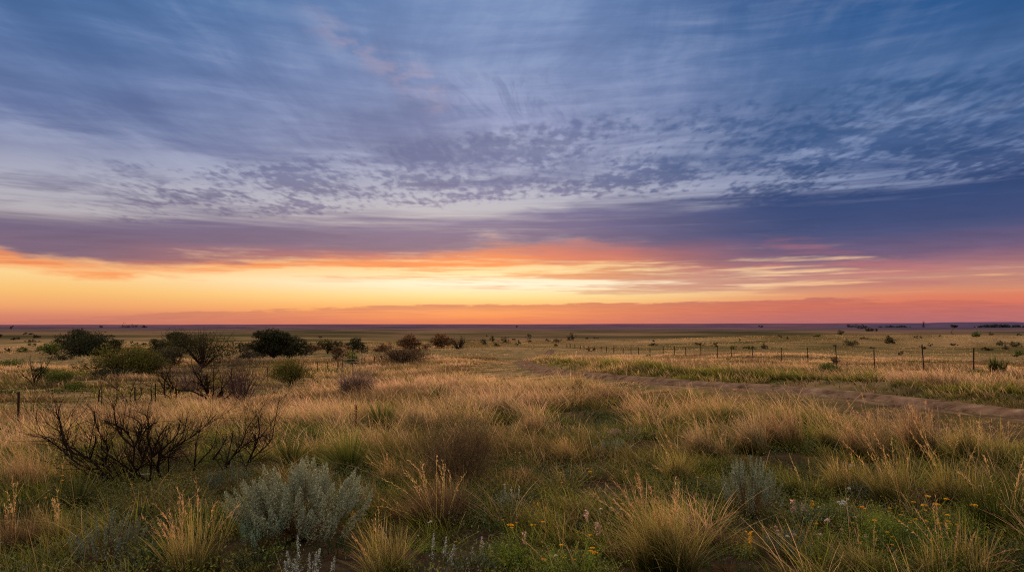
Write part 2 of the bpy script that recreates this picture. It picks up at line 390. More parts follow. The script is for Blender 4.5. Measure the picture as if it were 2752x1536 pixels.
# ------------------------------------------------------------------ ground, far land, track
def terrain_mat():
    m = bpy.data.materials.new("prairie_ground"); m.use_nodes = True; nt = m.node_tree; nt.nodes.clear(); L = nt.links.new
    tc = N(nt, 'ShaderNodeTexCoord'); sx = N(nt, 'ShaderNodeSeparateXYZ'); L(tc.outputs['Object'], sx.inputs[0])
    ln = N(nt, 'ShaderNodeVectorMath', operation='LENGTH'); L(tc.outputs['Object'], ln.inputs[0])
    def nz(scale, detail=5, sy=1.0, rough=.6):
        mp = N(nt, 'ShaderNodeMapping'); mp.inputs['Scale'].default_value = (1, sy, 0); L(tc.outputs['Object'], mp.inputs[0])
        n = N(nt, 'ShaderNodeTexNoise'); n.inputs['Scale'].default_value = scale; n.inputs['Detail'].default_value = detail; n.inputs['Roughness'].default_value = rough
        L(mp.outputs[0], n.inputs[0]); return n.outputs['Fac']
    def rmp(f, st):
        r = N(nt, 'ShaderNodeValToRGB'); e = r.color_ramp.elements
        e[0].position, e[0].color = st[0][0], (*st[0][1],1); e[1].position, e[1].color = st[-1][0], (*st[-1][1],1)
        for p, c in st[1:-1]: q = e.new(p); q.color = (*c,1)
        L(f, r.inputs[0]); return r.outputs[0]
    def mxr(f, a, b):
        n = N(nt, 'ShaderNodeMix', data_type='RGBA')
        if isinstance(f, float): n.inputs[0].default_value = f
        else: L(f, n.inputs[0])
        L(a, n.inputs[6]); L(b, n.inputs[7]); return n.outputs[2]
    def rng_(v, a, b, lo=0.0, hi=1.0):
        n = N(nt, 'ShaderNodeMapRange', interpolation_type='SMOOTHSTEP'); L(v, n.inputs[0])
        n.inputs[1].default_value = a; n.inputs[2].default_value = b; n.inputs[3].default_value = lo; n.inputs[4].default_value = hi; return n.outputs[0]
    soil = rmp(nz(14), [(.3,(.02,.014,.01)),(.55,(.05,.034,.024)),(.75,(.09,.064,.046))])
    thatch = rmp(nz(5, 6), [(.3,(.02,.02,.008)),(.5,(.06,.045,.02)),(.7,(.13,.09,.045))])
    near = mxr(rng_(nz(.9, 4), .42, .58), soil, thatch)  # soil and thatch colours darkened for the deep shade between clumps
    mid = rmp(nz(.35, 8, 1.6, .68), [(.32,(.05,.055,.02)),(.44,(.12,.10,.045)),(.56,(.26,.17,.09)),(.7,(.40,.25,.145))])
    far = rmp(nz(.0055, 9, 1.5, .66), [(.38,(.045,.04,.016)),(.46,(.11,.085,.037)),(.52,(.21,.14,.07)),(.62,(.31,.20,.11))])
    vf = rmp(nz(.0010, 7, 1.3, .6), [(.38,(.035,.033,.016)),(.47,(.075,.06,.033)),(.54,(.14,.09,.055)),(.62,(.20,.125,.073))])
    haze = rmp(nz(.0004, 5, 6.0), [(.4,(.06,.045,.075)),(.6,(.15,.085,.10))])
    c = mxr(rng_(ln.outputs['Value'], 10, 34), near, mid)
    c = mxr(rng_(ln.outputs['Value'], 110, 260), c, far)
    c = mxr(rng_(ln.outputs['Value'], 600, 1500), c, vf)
    c = mxr(rng_(ln.outputs['Value'], 2200, 6500), c, haze)  # distance haze put into the ground colour
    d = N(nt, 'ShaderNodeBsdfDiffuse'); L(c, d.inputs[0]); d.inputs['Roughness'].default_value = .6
    bp = N(nt, 'ShaderNodeBump'); bp.inputs['Strength'].default_value = .6; bp.inputs['Distance'].default_value = .05
    L(nz(22, 5), bp.inputs['Height']); L(bp.outputs[0], d.inputs['Normal'])
    o = N(nt, 'ShaderNodeOutputMaterial'); L(d.outputs[0], o.inputs[0]); return m
def polar_ground():
    rr = np.concatenate([[.25], np.exp(np.linspace(math.log(.5), math.log(14000), 430))])
    a1 = np.linspace(-50, 50, 440); a2 = np.linspace(50, 310, 130)[1:-1]
    aa = np.radians(np.concatenate([a1, a2])); na = len(aa)
    X = (rr[:,None]*np.sin(aa)[None,:]).ravel(); Y = (rr[:,None]*np.cos(aa)[None,:]).ravel()
    Z = height(X, Y)
    V = np.stack([X, Y, Z], 1)
    i = np.arange(len(rr)-1)[:,None]*na; j = np.arange(na)[None,:]; j2 = (j+1) % na
    F = np.stack([i+j, i+j2, i+na+j2, i+na+j], -1).reshape(-1,4)
    V = np.concatenate([V, [[0,0,H(0,0)]]]); c = len(V)-1
    F3 = np.stack([np.full(na, c), (np.arange(na)+1) % na, np.arange(na)], 1)
    return np_mesh("ground", V, [F, F3], None, terrain_mat(), None, True)
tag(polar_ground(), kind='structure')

def simple_mat(name, stops, scale=6, detail=6, bump=.0, sy=1.0):
    m = bpy.data.materials.new(name); m.use_nodes = True; nt = m.node_tree; nt.nodes.clear(); L = nt.links.new
    tc = N(nt, 'ShaderNodeTexCoord'); mp = N(nt, 'ShaderNodeMapping'); mp.inputs['Scale'].default_value = (1, sy, 1); L(tc.outputs['Object'], mp.inputs[0])
    n = N(nt, 'ShaderNodeTexNoise'); n.inputs['Scale'].default_value = scale; n.inputs['Detail'].default_value = detail; n.inputs['Roughness'].default_value = .65
    L(mp.outputs[0], n.inputs[0]); r = N(nt, 'ShaderNodeValToRGB'); e = r.color_ramp.elements
    e[0].position, e[0].color = stops[0][0], (*stops[0][1],1); e[1].position, e[1].color = stops[-1][0], (*stops[-1][1],1)
    for p, c in stops[1:-1]: q = e.new(p); q.color = (*c,1)
    L(n.outputs['Fac'], r.inputs[0]); d = N(nt, 'ShaderNodeBsdfDiffuse'); L(r.outputs[0], d.inputs[0])
    if bump:
        b = N(nt, 'ShaderNodeBump'); b.inputs['Strength'].default_value = .8; b.inputs['Distance'].default_value = bump
        L(n.outputs['Fac'], b.inputs['Height']); L(b.outputs[0], d.inputs['Normal'])
    o = N(nt, 'ShaderNodeOutputMaterial'); L(d.outputs[0], o.inputs[0]); return m
# the track: a sheet with two worn ruts and a raised middle, edges tucked into the ground
def make_track():
    P = smooth_poly(ROAD, 26); T = np.gradient(P, axis=0); T /= np.linalg.norm(T, axis=1)[:,None]
    nx, ny = T[:,1], -T[:,0]
    off = np.linspace(-1.08, 1.08, 25)
    V = []
    for o in off:
        w = 1+.12*np.sin(np.arange(len(P))*.37)
        x = P[:,0]+nx*o*w; y = P[:,1]+ny*o*w
        edge = sstep(.72, 1.08, abs(o)+.28*(vnoise(x*.9, y*.9, 51+(o > 0))-.5))
        dist = np.hypot(x, y)
        z = height(x, y)+.06+.0008*dist*(dist < 200)-edge*(.16+.001*dist)-.10*np.exp(-((abs(o)-.55)/.18)**2)+.06*np.exp(-(o/.22)**2)+(vnoise(x*3.1, y*3.1, 31)-.5)*.02
        V.append(np.stack([x, y, z], 1))
    V = np.stack(V, 1); n, k = V.shape[:2]
    i = np.arange(n-1)[:,None]*k; j = np.arange(k-1)[None,:]
    F = np.stack([i+j, i+j+1, i+k+j+1, i+k+j], -1).reshape(-1,4)
    return np_mesh("dirt_track", V.reshape(-1,3), F, None, simple_mat("track_soil", [(.36,(.055,.036,.024)),(.47,(.14,.088,.060)),(.6,(.20,.13,.09)),(.72,(.31,.22,.15))], 2.2, 10, .09), None, True)
tag(make_track(), kind='structure')
# far ridges behind the plain, purple distance haze put into their colours
def ridge(name, D, prof, col1, col2, depth):
    azs = np.radians(np.linspace(-60, 60, 500)); V = []
    for k, s in enumerate((0.0, .35, 1.0, 1.6)):
        r = D+depth*s*.5
        h = np.array([prof(math.degrees(a)) for a in azs])
        f = (0, .8, 1.0, .2)[k]
        z0 = EYE-46
        V.append(np.stack([np.sin(azs)*r, np.cos(azs)*r, z0+(EYE+h-z0)*f], 1))
    V = np.stack(V, 0); n = V.shape[1]
    i = np.arange(3)[:,None]*n; j = np.arange(n-1)[None,:]
    F = np.stack([i+j, i+j+1, i+n+j+1, i+n+j], -1).reshape(-1,4)
    return tag(np_mesh(name, V.reshape(-1,3), F, None, simple_mat(name, [(.35,col1),(.65,col2)], .0012, 5), None, True), kind='structure')
def prof_far(a):
    return 14000/FPX*(0.6+1.0*float(vnoise(a*.22+5, 1.5, 40))+.5*float(vnoise(a*.9, 2.5, 41))+3.0*float(sstep(-4, 34, a))-1.0*float(sstep(-8,-30,a)))
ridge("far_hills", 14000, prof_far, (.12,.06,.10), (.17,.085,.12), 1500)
def prof_right(a):
    return 11000/FPX*(-7.0+11.5*float(sstep(22, 33, a))+2.2*float(vnoise(a*.45+2, 4.5, 42))+.8*float(vnoise(a*1.6, 4.5, 43)))
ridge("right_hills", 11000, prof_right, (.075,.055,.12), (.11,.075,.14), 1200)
def prof_low(a):
    return 8000/FPX*(-8.2+2.0*float(vnoise(a*.13+5, 8.5, 44))+.7*float(vnoise(a*.7, 2.5, 45)))
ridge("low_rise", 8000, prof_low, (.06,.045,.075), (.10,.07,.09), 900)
# ------------------------------------------------------------------ plant makers (all in local space, base at 0,0,0)
def part(buf, name, mat, root, smooth=False): return buf.build(name, mat, root, None, smooth) if buf.n else None
def mk(name, label, cat, px, py, group=None):
    x, y, z, Y = at(px, py)
    o = empty(name, (x, y, z-.01)); tag(o, label, cat, group); return o, Y
KEEP = []      # (x, y, radius, how far the field grass is cleared)
def clear_round(root, r, f=.9): KEEP.append((root.location.x, root.location.y, r, f))
def fan(buf, w, h, n, cb, ct, rng, wind=.3, stiff=.5, wid=.004, segs=5, core=.16, lo=.55):
    a = rng.uniform(0, 2*np.pi, n); r = np.sqrt(rng.uniform(0,1,n))*w*core*.6
    ks = 6; sc = rng.normal(size=(ks,2))*w*core*.8; sid = rng.integers(0, ks, n); sh = rng.uniform(.68, 1.08, ks)
    P = np.stack([np.cos(a)*r+sc[sid,0], np.sin(a)*r+sc[sid,1], np.full(n, -.01)], 1)
    az = np.arctan2(P[:,1], P[:,0])+rng.normal(size=n)*.8
    m = rng.uniform(0,1,n) < wind+.15; az = np.where(m, np.pi+rng.normal(size=n)*.6, az)
    h = h*sh[sid]
    hh = h*rng.uniform(lo, 1.08, n); q = rng.uniform(0,1,n)
    reach = np.minimum((w*.5)/h*1.1, 1.6)
    lean = q*reach*stiff*rng.uniform(.5,1.3,n); bend = q*reach*(1-stiff)*rng.uniform(.6,2.4,n)
    hh = hh/np.sqrt(1+.45*(lean+bend)**2)
    wd = wid*rng.uniform(.6, 1.2, n)
    return blades(buf, P, az, hh, lean, bend, wd, cb, ct, segs, 1.0, rng, 1.9)
def heads_on(buf, lines, col, rng, L=.12, n=26, size=.008, start=.62):
    "feathery seed heads along the upper part of stalks"
    for ln in lines:
        k = rng.uniform(start, 1.0, n)*(len(ln)-1); i = np.minimum(k.astype(int), len(ln)-2); f = (k-i)[:,None]
        p = ln[i]*(1-f)+ln[i+1]*f
        d = ln[i+1]-ln[i]; d = d/(np.linalg.norm(d, axis=1)[:,None]+1e-9)
        side = rng.normal(size=(n,3)); s = d*1.0+side*.35; s /= np.linalg.norm(s, axis=1)[:,None]
        q = p+s*L*.35*rng.uniform(.4,1,(n,1)); w = np.cross(s, rng.normal(size=(n,3))); w /= np.linalg.norm(w, axis=1)[:,None]+1e-9; w *= size*.35
        V = np.stack([p-w*.4, (p+q)/2+w, q, (p+q)/2-w], 1).reshape(-1,3)
        buf.add(V, np.arange(n*4).reshape(n,4), None, np.repeat(jit(col, n, rng, .3), 4, 0))
def make_tuft(px, py, w, h, label, style='tan', n=None, wind=.3, stalks=0, name='bunchgrass', seed=0, group=None, stiff=.5, stalkh=1.5, cat='grass clump'):
    root, Y = mk(name, label, cat, px, py, group); rng = np.random.default_rng(int(px*7+py*13)+seed)
    W, Hh = M(w, Y), M(h, Y); n = int((n or np.clip(w*h*.035, 160, 900))*.95)
    wid = max(.0045, Y*.0008)
    t = rng.uniform(0,1,n)
    cbt = {'tan':(OLIVE*.6, TAN*.85, PINK*.9), 'green':(DGREEN, GREEN*1.5, OLIVE*1.4), 'olive':(DGREEN*1.2, OLIVE*1.7, STRAW*.8), 'gold':(OLIVE*.6, GOLD*.8, STRAW*.9),
           'dark':(DGREEN*.7, DGREEN*1.5, GREEN), 'brown':(BROWN*.5, BROWN*1.6, TAN*.55), 'pale':(OLIVE*.5, TAN*1.1, (.55,.42,.28)), 'mix':(DGREEN, OLIVE*1.6, STRAW)}[style]
    cb = jit(cbt[0]*.5, n, rng); ct = mixc(cbt[1], cbt[2], t)*rng.uniform(.5,1.25,(n,1)); ct = np.where((rng.uniform(0,1,n) < .08)[:,None], np.array((.72,.54,.34))*rng.uniform(.6,1,(n,1)), ct)  # shade at the roots and a few lit blades put into the colours
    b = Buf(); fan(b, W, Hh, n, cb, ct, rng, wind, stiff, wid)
    part(b, 'leaf_blades', MG, root)
    if stalks:
        b = Buf(); m = stalks; cs = jit(STRAW*.8, m, rng)
        ln = fan(b, W*.9, Hh*stalkh, m, cs*.6, cs, rng, wind*1.2, .45, wid*.75, 7, .12, .75); b = None
        hc = np.array((.46,.27,.15)) if style in ('gold','tan','mix') else TAN*.9
        for j in range(m):
            st = Buf(); c = ln[j]; w_ = max(.0016, Y*.00035)
            tube(st, c, np.linspace(w_, w_*.5, len(c)), cs[j], 3); so_ = part(st, 'stalk', MG, root)
            hb = Buf(); heads_on(hb, [c], hc*rng.uniform(.7,1.15), rng, Hh*stalkh*.16, 30, max(.005, Y*.0009)); part(hb, 'seed_head', MG, so_)
    clear_round(root, W*.38, .7)
    return root
def make_yucca(px, py, w, h, label, dark=1.0, n=110, group=None):
    root, Y = mk('yucca', label, 'yucca', px, py, group); rng = np.random.default_rng(int(px*3+py*5))
    W, Hh = M(w, Y), M(h, Y); a = rng.uniform(0, 2*np.pi, n); q = rng.uniform(0, 1, n)**.7
    P = np.stack([np.cos(a), np.sin(a), np.zeros(n)], 1)*(W*.03)
    el_ = np.radians(88-q*78); L = np.maximum(Hh, W*.5)*rng.uniform(.75, 1.05, n)
    L = np.minimum(L, (W*.55)/np.maximum(np.cos(el_), .01)); L = np.minimum(L, Hh/np.maximum(np.sin(el_), .05))
    b = Buf(); cb = jit(DGREEN*1.0*dark, n, rng); ct = mixc(GREEN*1.0, OLIVE*1.2, rng.uniform(0,1,n))*dark*rng.uniform(.6,1.2,(n,1))
    blades(b, P, a, L*np.sin(el_), 1/np.tan(el_), rng.uniform(-.05,.12,n), np.full(n, max(.018, Y*.0018)), cb, ct, 3, 1.0, rng)
    part(b, 'leaves', ML, root)
    b = Buf(); m = n//3; a = rng.uniform(0, 2*np.pi, m)
    blades(b, np.zeros((m,3)), a, np.full(m, Hh*.22), rng.uniform(1.2,2.4,m), rng.uniform(-1.2,-.3,m)*.3, np.full(m, max(.012, Y*.0012)), jit(BROWN, m, rng), jit(TAN*.6, m, rng), 3, 1.0, rng)
    part(b, 'dead_leaves', ML, root); clear_round(root, W*.6, 1.0); return root
def lobes(w, h, k, rng, flat=.55, z0=.25, zm=.82):
    L = []
    for i in range(k):
        a = i/k*2*np.pi+rng.uniform(0, 2.2); r = (w*.5)*rng.uniform(.1,.62)
        rad = w*rng.uniform(.17,.30)
        z = h*rng.uniform(z0+.12, zm); z = min(z, h-rad*flat*.8)
        L.append((np.array([math.cos(a)*r, math.sin(a)*r, max(z, rad*flat*.7)]), rad, rad*rng.uniform(flat, flat*1.35)))
    return fit(L, w, h)
def fit(L, w, h):
    "stretch the lobes so that together they measure w across and h high"
    x0 = min(c[0]-a*.8 for c, a, b in L); x1 = max(c[0]+a*.8 for c, a, b in L); z1 = max(c[2]+b*.8 for c, a, b in L)
    fx = w/(x1-x0); fz = h/z1; mx = (x0+x1)/2
    return [(np.array([(c[0]-mx)*fx, c[1]*fx, c[2]*fz]), a*fx, b*fz) for c, a, b in L]
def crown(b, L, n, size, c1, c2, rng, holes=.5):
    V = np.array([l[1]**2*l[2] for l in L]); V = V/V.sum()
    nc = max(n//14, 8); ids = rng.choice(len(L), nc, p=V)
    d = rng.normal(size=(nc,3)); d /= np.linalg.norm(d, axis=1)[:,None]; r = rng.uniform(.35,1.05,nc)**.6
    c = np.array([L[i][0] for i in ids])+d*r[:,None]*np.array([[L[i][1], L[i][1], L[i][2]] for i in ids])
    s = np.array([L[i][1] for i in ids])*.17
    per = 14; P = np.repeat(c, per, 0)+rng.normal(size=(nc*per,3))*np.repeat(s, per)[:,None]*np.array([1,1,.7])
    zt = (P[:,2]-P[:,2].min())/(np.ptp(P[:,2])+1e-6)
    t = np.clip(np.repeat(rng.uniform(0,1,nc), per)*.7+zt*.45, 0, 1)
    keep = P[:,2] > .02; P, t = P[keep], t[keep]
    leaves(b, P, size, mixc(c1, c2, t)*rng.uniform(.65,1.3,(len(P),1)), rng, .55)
DG2 = np.array((.011,.012,.005)); OL2 = np.array((.036,.033,.008)); OLB = np.array((.115,.105,.016)); RUST = np.array((.14,.065,.03)); MURK = np.array((.045,.04,.02))
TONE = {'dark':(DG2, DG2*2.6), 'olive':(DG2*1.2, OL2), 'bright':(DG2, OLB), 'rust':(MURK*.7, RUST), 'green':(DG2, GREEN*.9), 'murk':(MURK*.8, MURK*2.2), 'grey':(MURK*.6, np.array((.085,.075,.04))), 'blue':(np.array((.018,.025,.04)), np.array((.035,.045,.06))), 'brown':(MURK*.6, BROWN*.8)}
def make_shrub(px, py, w, h, label, tone='dark', k=None, name='shrub', cat='shrub', group=None, twigs=0, z0=.12, seed=0):
    root, Y = mk(name, label, cat, px, py, group); rng = np.random.default_rng(int(px*11+py*17)+seed)
    W, Hh = M(w, Y), M(h, Y)*1.04; n = int(np.clip(w*h*1.3, 110, 9000)); c1, c2 = TONE[tone]
    k = k or int(np.clip(4+w/9, 4, 11))
    small = w < 45
    Ls = lobes(W, Hh, k, rng, min(.75, max(.3, Hh/W)), -.1 if small else z0, .4 if small else .82)
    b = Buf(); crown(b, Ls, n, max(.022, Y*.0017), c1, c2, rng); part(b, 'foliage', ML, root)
    b = Buf()
    for c, r1, r2 in Ls:
        p = [(0,0,-.05), c*np.array([.3,.3,.35]), c*np.array([.75,.75,.75]), c]; tube(b, p, np.array([1,.7,.45,.2])*max(.012, W*.009), BARK*1.6, 4)
    if twigs:
        for i in range(twigs):
            a = rng.uniform(0, 2*np.pi); q = rng.uniform(0, .5); z = Hh*rng.uniform(.85, 1.22)
            tube(b, [(0,0,0), (math.cos(a)*W*q*.5, math.sin(a)*W*q*.5, z*.55), (math.cos(a)*W*q*.9, math.sin(a)*W*q*.9, z)], np.array([1.4,1,.4])*max(.005, Y*.00035), BARK*1.8, 3)
    part(b, 'stems', MW, root); clear_round(root, W*.4, .7); return root
def make_tree(px, py, w, h, label, tone, Ls, name='tree', trunk=.06, lean=0.0, cat='tree', group=None, dens=1.0):
    "Ls: crown lobes given as fractions of the width and height: (x, z, radius, flatness)"
    root, Y = mk(name, label, cat, px, py, group); rng = np.random.default_rng(int(px*11+py*17))
    W, Hh = M(w, Y), M(h, Y); c1, c2 = TONE[tone]
    LL = [(np.array([x*W, rng.uniform(-.22,.22)*W, z*Hh]), r*W, r*W*f) for x, z, r, f in Ls]
    LL = fit(LL, W, Hh)
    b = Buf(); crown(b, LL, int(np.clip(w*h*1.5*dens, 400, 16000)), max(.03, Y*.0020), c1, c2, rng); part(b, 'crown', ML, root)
    b = Buf(); f = np.array([lean*W*.3, 0, Hh*.14]); tw = W*trunk*.5
    tube(b, [(0,0,-.1), f*.5, f], [tw*1.3, tw, tw*.85], BARK, 7)
    for c, r1, r2 in LL:
        p = [f*.9, f*.6+c*.4+rng.normal(size=3)*W*.03, c*.8+rng.normal(size=3)*W*.03, c+np.array([0,0,r2*.4])]
        tube(b, p, np.array([.62,.42,.24,.08])*tw, BARK, 5)
        for j in range(5):
            q = c+np.clip(rng.normal(size=3), -1.1, 1.1)*np.array([r1, r1, r2])*.5; tube(b, [p[2], (p[2]+q)/2+rng.normal(size=3)*r1*.1, q], np.array([.16,.1,.05])*tw, BARK, 3)
    part(b, 'trunk', MW, root); return root
def make_twiggy(px, py, w, h, label, col, n=160, name='twiggy_shrub', cat='shrub', group=None, leafcol=None, thick=1.0, depth=2, up=.3):
    root, Y = mk(name, label, cat, px, py, group); rng = np.random.default_rng(int(px*5+py*19))
    W, Hh = M(w, Y), M(h, Y); b0, b1 = Buf(), Buf(); tips = []
    for i in range(n):
        a = rng.uniform(0, 2*np.pi); q = math.sqrt(rng.uniform(0,1)); L = Hh*rng.uniform(.55,.85)
        d = unit((math.cos(a)*q*W*.5, math.sin(a)*q*W*.5, Hh*.75))
        r = max(.0016, Y*.00022)*thick*1.6
        twig((b1, b1) if i % 5 else (b0, b1), (math.cos(a)*q*W*.12, math.sin(a)*q*W*.12, -.02), d, L, r if i % 5 else r*1.8, depth if i % 5 else 2, rng, col, up, .5, 3, .12, tips)
    part(b1, 'twigs', MW, root)
    if b0.n: part(b0, 'branches', MW, root)
    if leafcol is not None:
        T = np.array(tips); T = T[rng.integers(0, len(T), len(T)*2)]+rng.normal(size=(len(T)*2,3))*W*.02; T = T[T[:,2] > .02]
        b = Buf(); leaves(b, T, max(.01, Y*.0014), jit(leafcol, len(T), rng, .4), rng); part(b, 'leaves', ML, root)
    return root
def make_sage(px, py, w, h, label, n=60, c1=SAGET, c2=SAGE, name='sagebrush', group=None, slim=1.0, cat='sagebrush', dens=1.0, branches=True):
    root, Y = mk(name, label, cat, px, py, group); rng = np.random.default_rng(int(px*5+py*23))
    W, Hh = M(w, Y), M(h, Y); b, bw = Buf(), Buf()
    for i in range(n):
        a = rng.uniform(0, 2*np.pi); q = math.sqrt(rng.uniform(0,1))
        d = np.array([math.cos(a)*q*W*.46, math.sin(a)*q*W*.46, 0])
        zt = Hh*(1-.38*q*q)*rng.uniform(.72,1.0)
        L = Hh*rng.uniform(.26,.42); tip = d+np.array([d[0]*.12, d[1]*.12, zt]); bot = d*.86+np.array([0,0,max(zt-L, .03)])
        m = int(150*dens); u = rng.uniform(0,1,m)**.85; rad = .026*slim*(Hh/.6)*np.sin(np.clip(u*.86+.14,0,1)*np.pi)**.7
        th = rng.uniform(0, 2*np.pi, m); rr = rad*np.sqrt(rng.uniform(.3,1,m))
        P = bot+(tip-bot)*u[:,None]+np.stack([np.cos(th)*rr, np.sin(th)*rr, rng.normal(size=m)*.006], 1)
        t = np.clip(.25+.5*(zt/Hh)*u+rng.uniform(-.2,.2,m), 0, 1)
        leaves(b, P, max(.015, Y*.0016)*(Hh/.6)**.3, mixc(c1*.8, c2*1.05, t)*rng.uniform(.7,1.2,(m,1)), rng, .4, .6)
        if branches: tube(bw, [(0,0,-.02), d*.35+np.array([0,0,zt*.2]), bot, (bot+tip)/2], np.array([1.8,1.2,.7,.3])*.0035*(Hh/.6+.3), BROWN*.6, 4)
    part(b, 'foliage', ML, root)
    if branches: part(bw, 'branches', MW, root)
    clear_round(root, W*.6, .93)
    return root
YEL = np.array((.58,.31,.02)); WHT = np.array((.60,.52,.50)); PNK = np.array((.45,.29,.27)); LAV = np.array((.52,.52,.66)); ORG = np.array((.70,.30,.04))
def make_flowers(px, py, label, hds, leaf=GREEN, w=60, h=60, n=120, name='wildflower', fern=True, group=None, cat='wildflower'):
    "hds: (px, py, size in px, kind) of each bloom as seen; stems rise from one root"
    root, Y = mk(name, label, cat, px, py, group); rng = np.random.default_rng(int(px*5+py*29)); o = np.array(root.location)
    W, Hh = M(w, Y), M(h, Y)
    bs = Buf()
    for hx, hy, s, kind in hds:
        yy = Y+rng.uniform(-.12,.12); p = np.array(pt(hx, hy, yy))-o; S = M(s*.85, Y)
        r0 = np.array([p[0]*.35+rng.normal()*W*.05, p[1]*.5, -.02])
        mid = r0*.45+p*.55+np.array([0,0,p[2]*.12])
        tube(bs, [r0, mid, p], [.0028,.0022,.0016], leaf*1.5, 4)
        b = Buf(); c = {'y':YEL,'w':WHT,'p':PNK,'l':LAV,'o':ORG}[kind[0]]
        if kind[1:] == 's':      # a spike
            m = 46; u = rng.uniform(0,1,m); P = p+np.stack([rng.normal(size=m)*S*.10, rng.normal(size=m)*S*.10, -u*S*1.0], 1); leaves(b, P, S*.16+.003, jit(c, m, rng, .35), rng, .6, .4)
        else:
            m = 60; r = np.sqrt(rng.uniform(0,1,m))*S*.5; th = rng.uniform(0, 2*np.pi, m)
            fl = .22 if kind[0] in 'yo' else .75
            P = p+np.stack([np.cos(th)*r, np.sin(th)*r, (np.sqrt(np.maximum(0,(S*.5)**2-r*r))-S*.2)*fl+rng.normal(size=m)*S*.03], 1); leaves(b, P, S*.2, jit(c, m, rng, .3), rng, .7, -.2)
        part(b, 'flower_head', MP, root)
    part(bs, 'stems', ML, root)
    b = Buf(); t = rng.uniform(0,1,n)
    ln = fan(b, W, Hh, n, jit(leaf*.5, n, rng), jit(leaf*1.1, n, rng, .4), rng, .15, .6, max(.004, Y*.0008), 4, .3, .4)
    if fern:
        Q = ln[:, 1:, :].reshape(-1,3); Q = np.repeat(Q, 5, 0)+rng.normal(size=(len(Q)*5,3))*.012; Q = Q[Q[:,2] > .01]
        leaves(b, Q, .013, jit(leaf*1.2, len(Q), rng, .4), rng, .35, .3)
    part(b, 'foliage', ML, root); clear_round(root, max(W*.45, .12), .85); return root
def make_spikes(px, py, label, tops, col, name='silver_herb', cat='herb', leafy=1.0, bloom=None):
    "upright woolly stems; tops: (px, py) of each tip as seen"
    root, Y = mk(name, label, cat, px, py); rng = np.random.default_rng(int(px*5+py*31)); o = np.array(root.location)
    b, bl = Buf(), Buf()
    for tx, ty in tops:
        p = np.array(pt(tx, ty, Y+rng.uniform(-.1,.1)))-o; r0 = np.array([p[0]*.7+rng.normal()*.01, p[1]*.7, -.02]); q = (r0+p)/2+np.array([rng.normal()*.012, 0, 0])
        tube(b, [r0, q, p], [.003,.0025,.0015], col*.7, 4)
        m = int(90*leafy); u = rng.uniform(.2,1,m); P = r0*(1-u[:,None])+p*u[:,None]+rng.normal(size=(m,3))*np.array([.009,.009,.004])*(1.15-u[:,None])*1.5
        leaves(bl, P, .014, jit(col, m, rng, .35), rng, .45, .5)
    part(b, 'stems', ML, root); part(bl, 'leaves', ML, root); clear_round(root, .3, .9)
    return root
def limb(b0, b1, path, Y, o, r0, rng, col=BARK, dep=None, tw=2, kids=2, jitter=.08):
    "a bent main limb through points as seen, at depth Y (+dep), carrying random side branches"
    n = len(path); dd = np.cumsum(rng.normal(size=n)*jitter)*(1 if dep is None else dep)
    pts = np.array([pt(a, b, Y+dd[i]) for i, (a, b) in enumerate(path)])-o
    pts = smooth3(pts); n = len(pts); rad = np.linspace(r0, r0*.25, n)
    tube(b0, pts, rad*(1+.15*rng.normal(size=n)), col, 6)
    L = np.linalg.norm(np.diff(pts, axis=0), axis=1).sum()
    for i in range(2, n-1):
        for k in range(kids if rng.uniform() < .6 else 0):
            d = unit(pts[i+1]-pts[i-1])+rng.normal(size=3)*np.array([.65,.5,.5])+np.array([0,0,.2])
            twig((b0, b1), pts[i], d, L*rng.uniform(.12,.42), rad[i]*.6, tw if rng.uniform() < .6 else tw-1, rng, col, .15, .6, 2, .16)
def smooth3(P, n=4):
    P = np.array(P, float); out = []
    for i in range(len(P)-1):
        p0 = P[max(i-1,0)]; p1 = P[i]; p2 = P[i+1]; p3 = P[min(i+2,len(P)-1)]
        for k in range(n):
            t = k/n; out.append(.5*((2*p1)+(-p0+p2)*t+(2*p0-5*p1+4*p2-p3)*t*t+(-p0+3*p1-3*p2+p3)*t**3))
    out.append(P[-1]); return np.array(out)
def make_dead(px, py, label, limbs, r0, name='dead_shrub', tw=2, kids=2, extra=0, w=0, h=0, seed=0, jitter=.08, col=BARK):
    root, Y = mk(name, label, 'dead shrub', px, py); rng = np.random.default_rng(int(px+py)+seed); o = np.array(root.location)
    b0, b1 = Buf(), Buf()
    for L in limbs:
        limb(b0, b1, L, Y, o, r0*rng.uniform(.7,1.15), rng, col, None, tw, kids, jitter)
    if extra:
        W, Hh = M(w, Y), M(h, Y)
        for i in range(extra):
            a = rng.uniform(0, 2*np.pi); q = rng.uniform(.2,1)
            twig((b0, b1), (0,0,0), (math.cos(a)*q*W*.5, math.sin(a)*q*W*.5, Hh*.7), Hh*rng.uniform(.35,.6), r0*.5, 3, rng, col, .25, .6, 3, .16)
    part(b0, 'branches', MW, root); part(b1, 'twigs', MW, root)
    if Y < 14: clear_round(root, M(150, Y), .85)
    return root

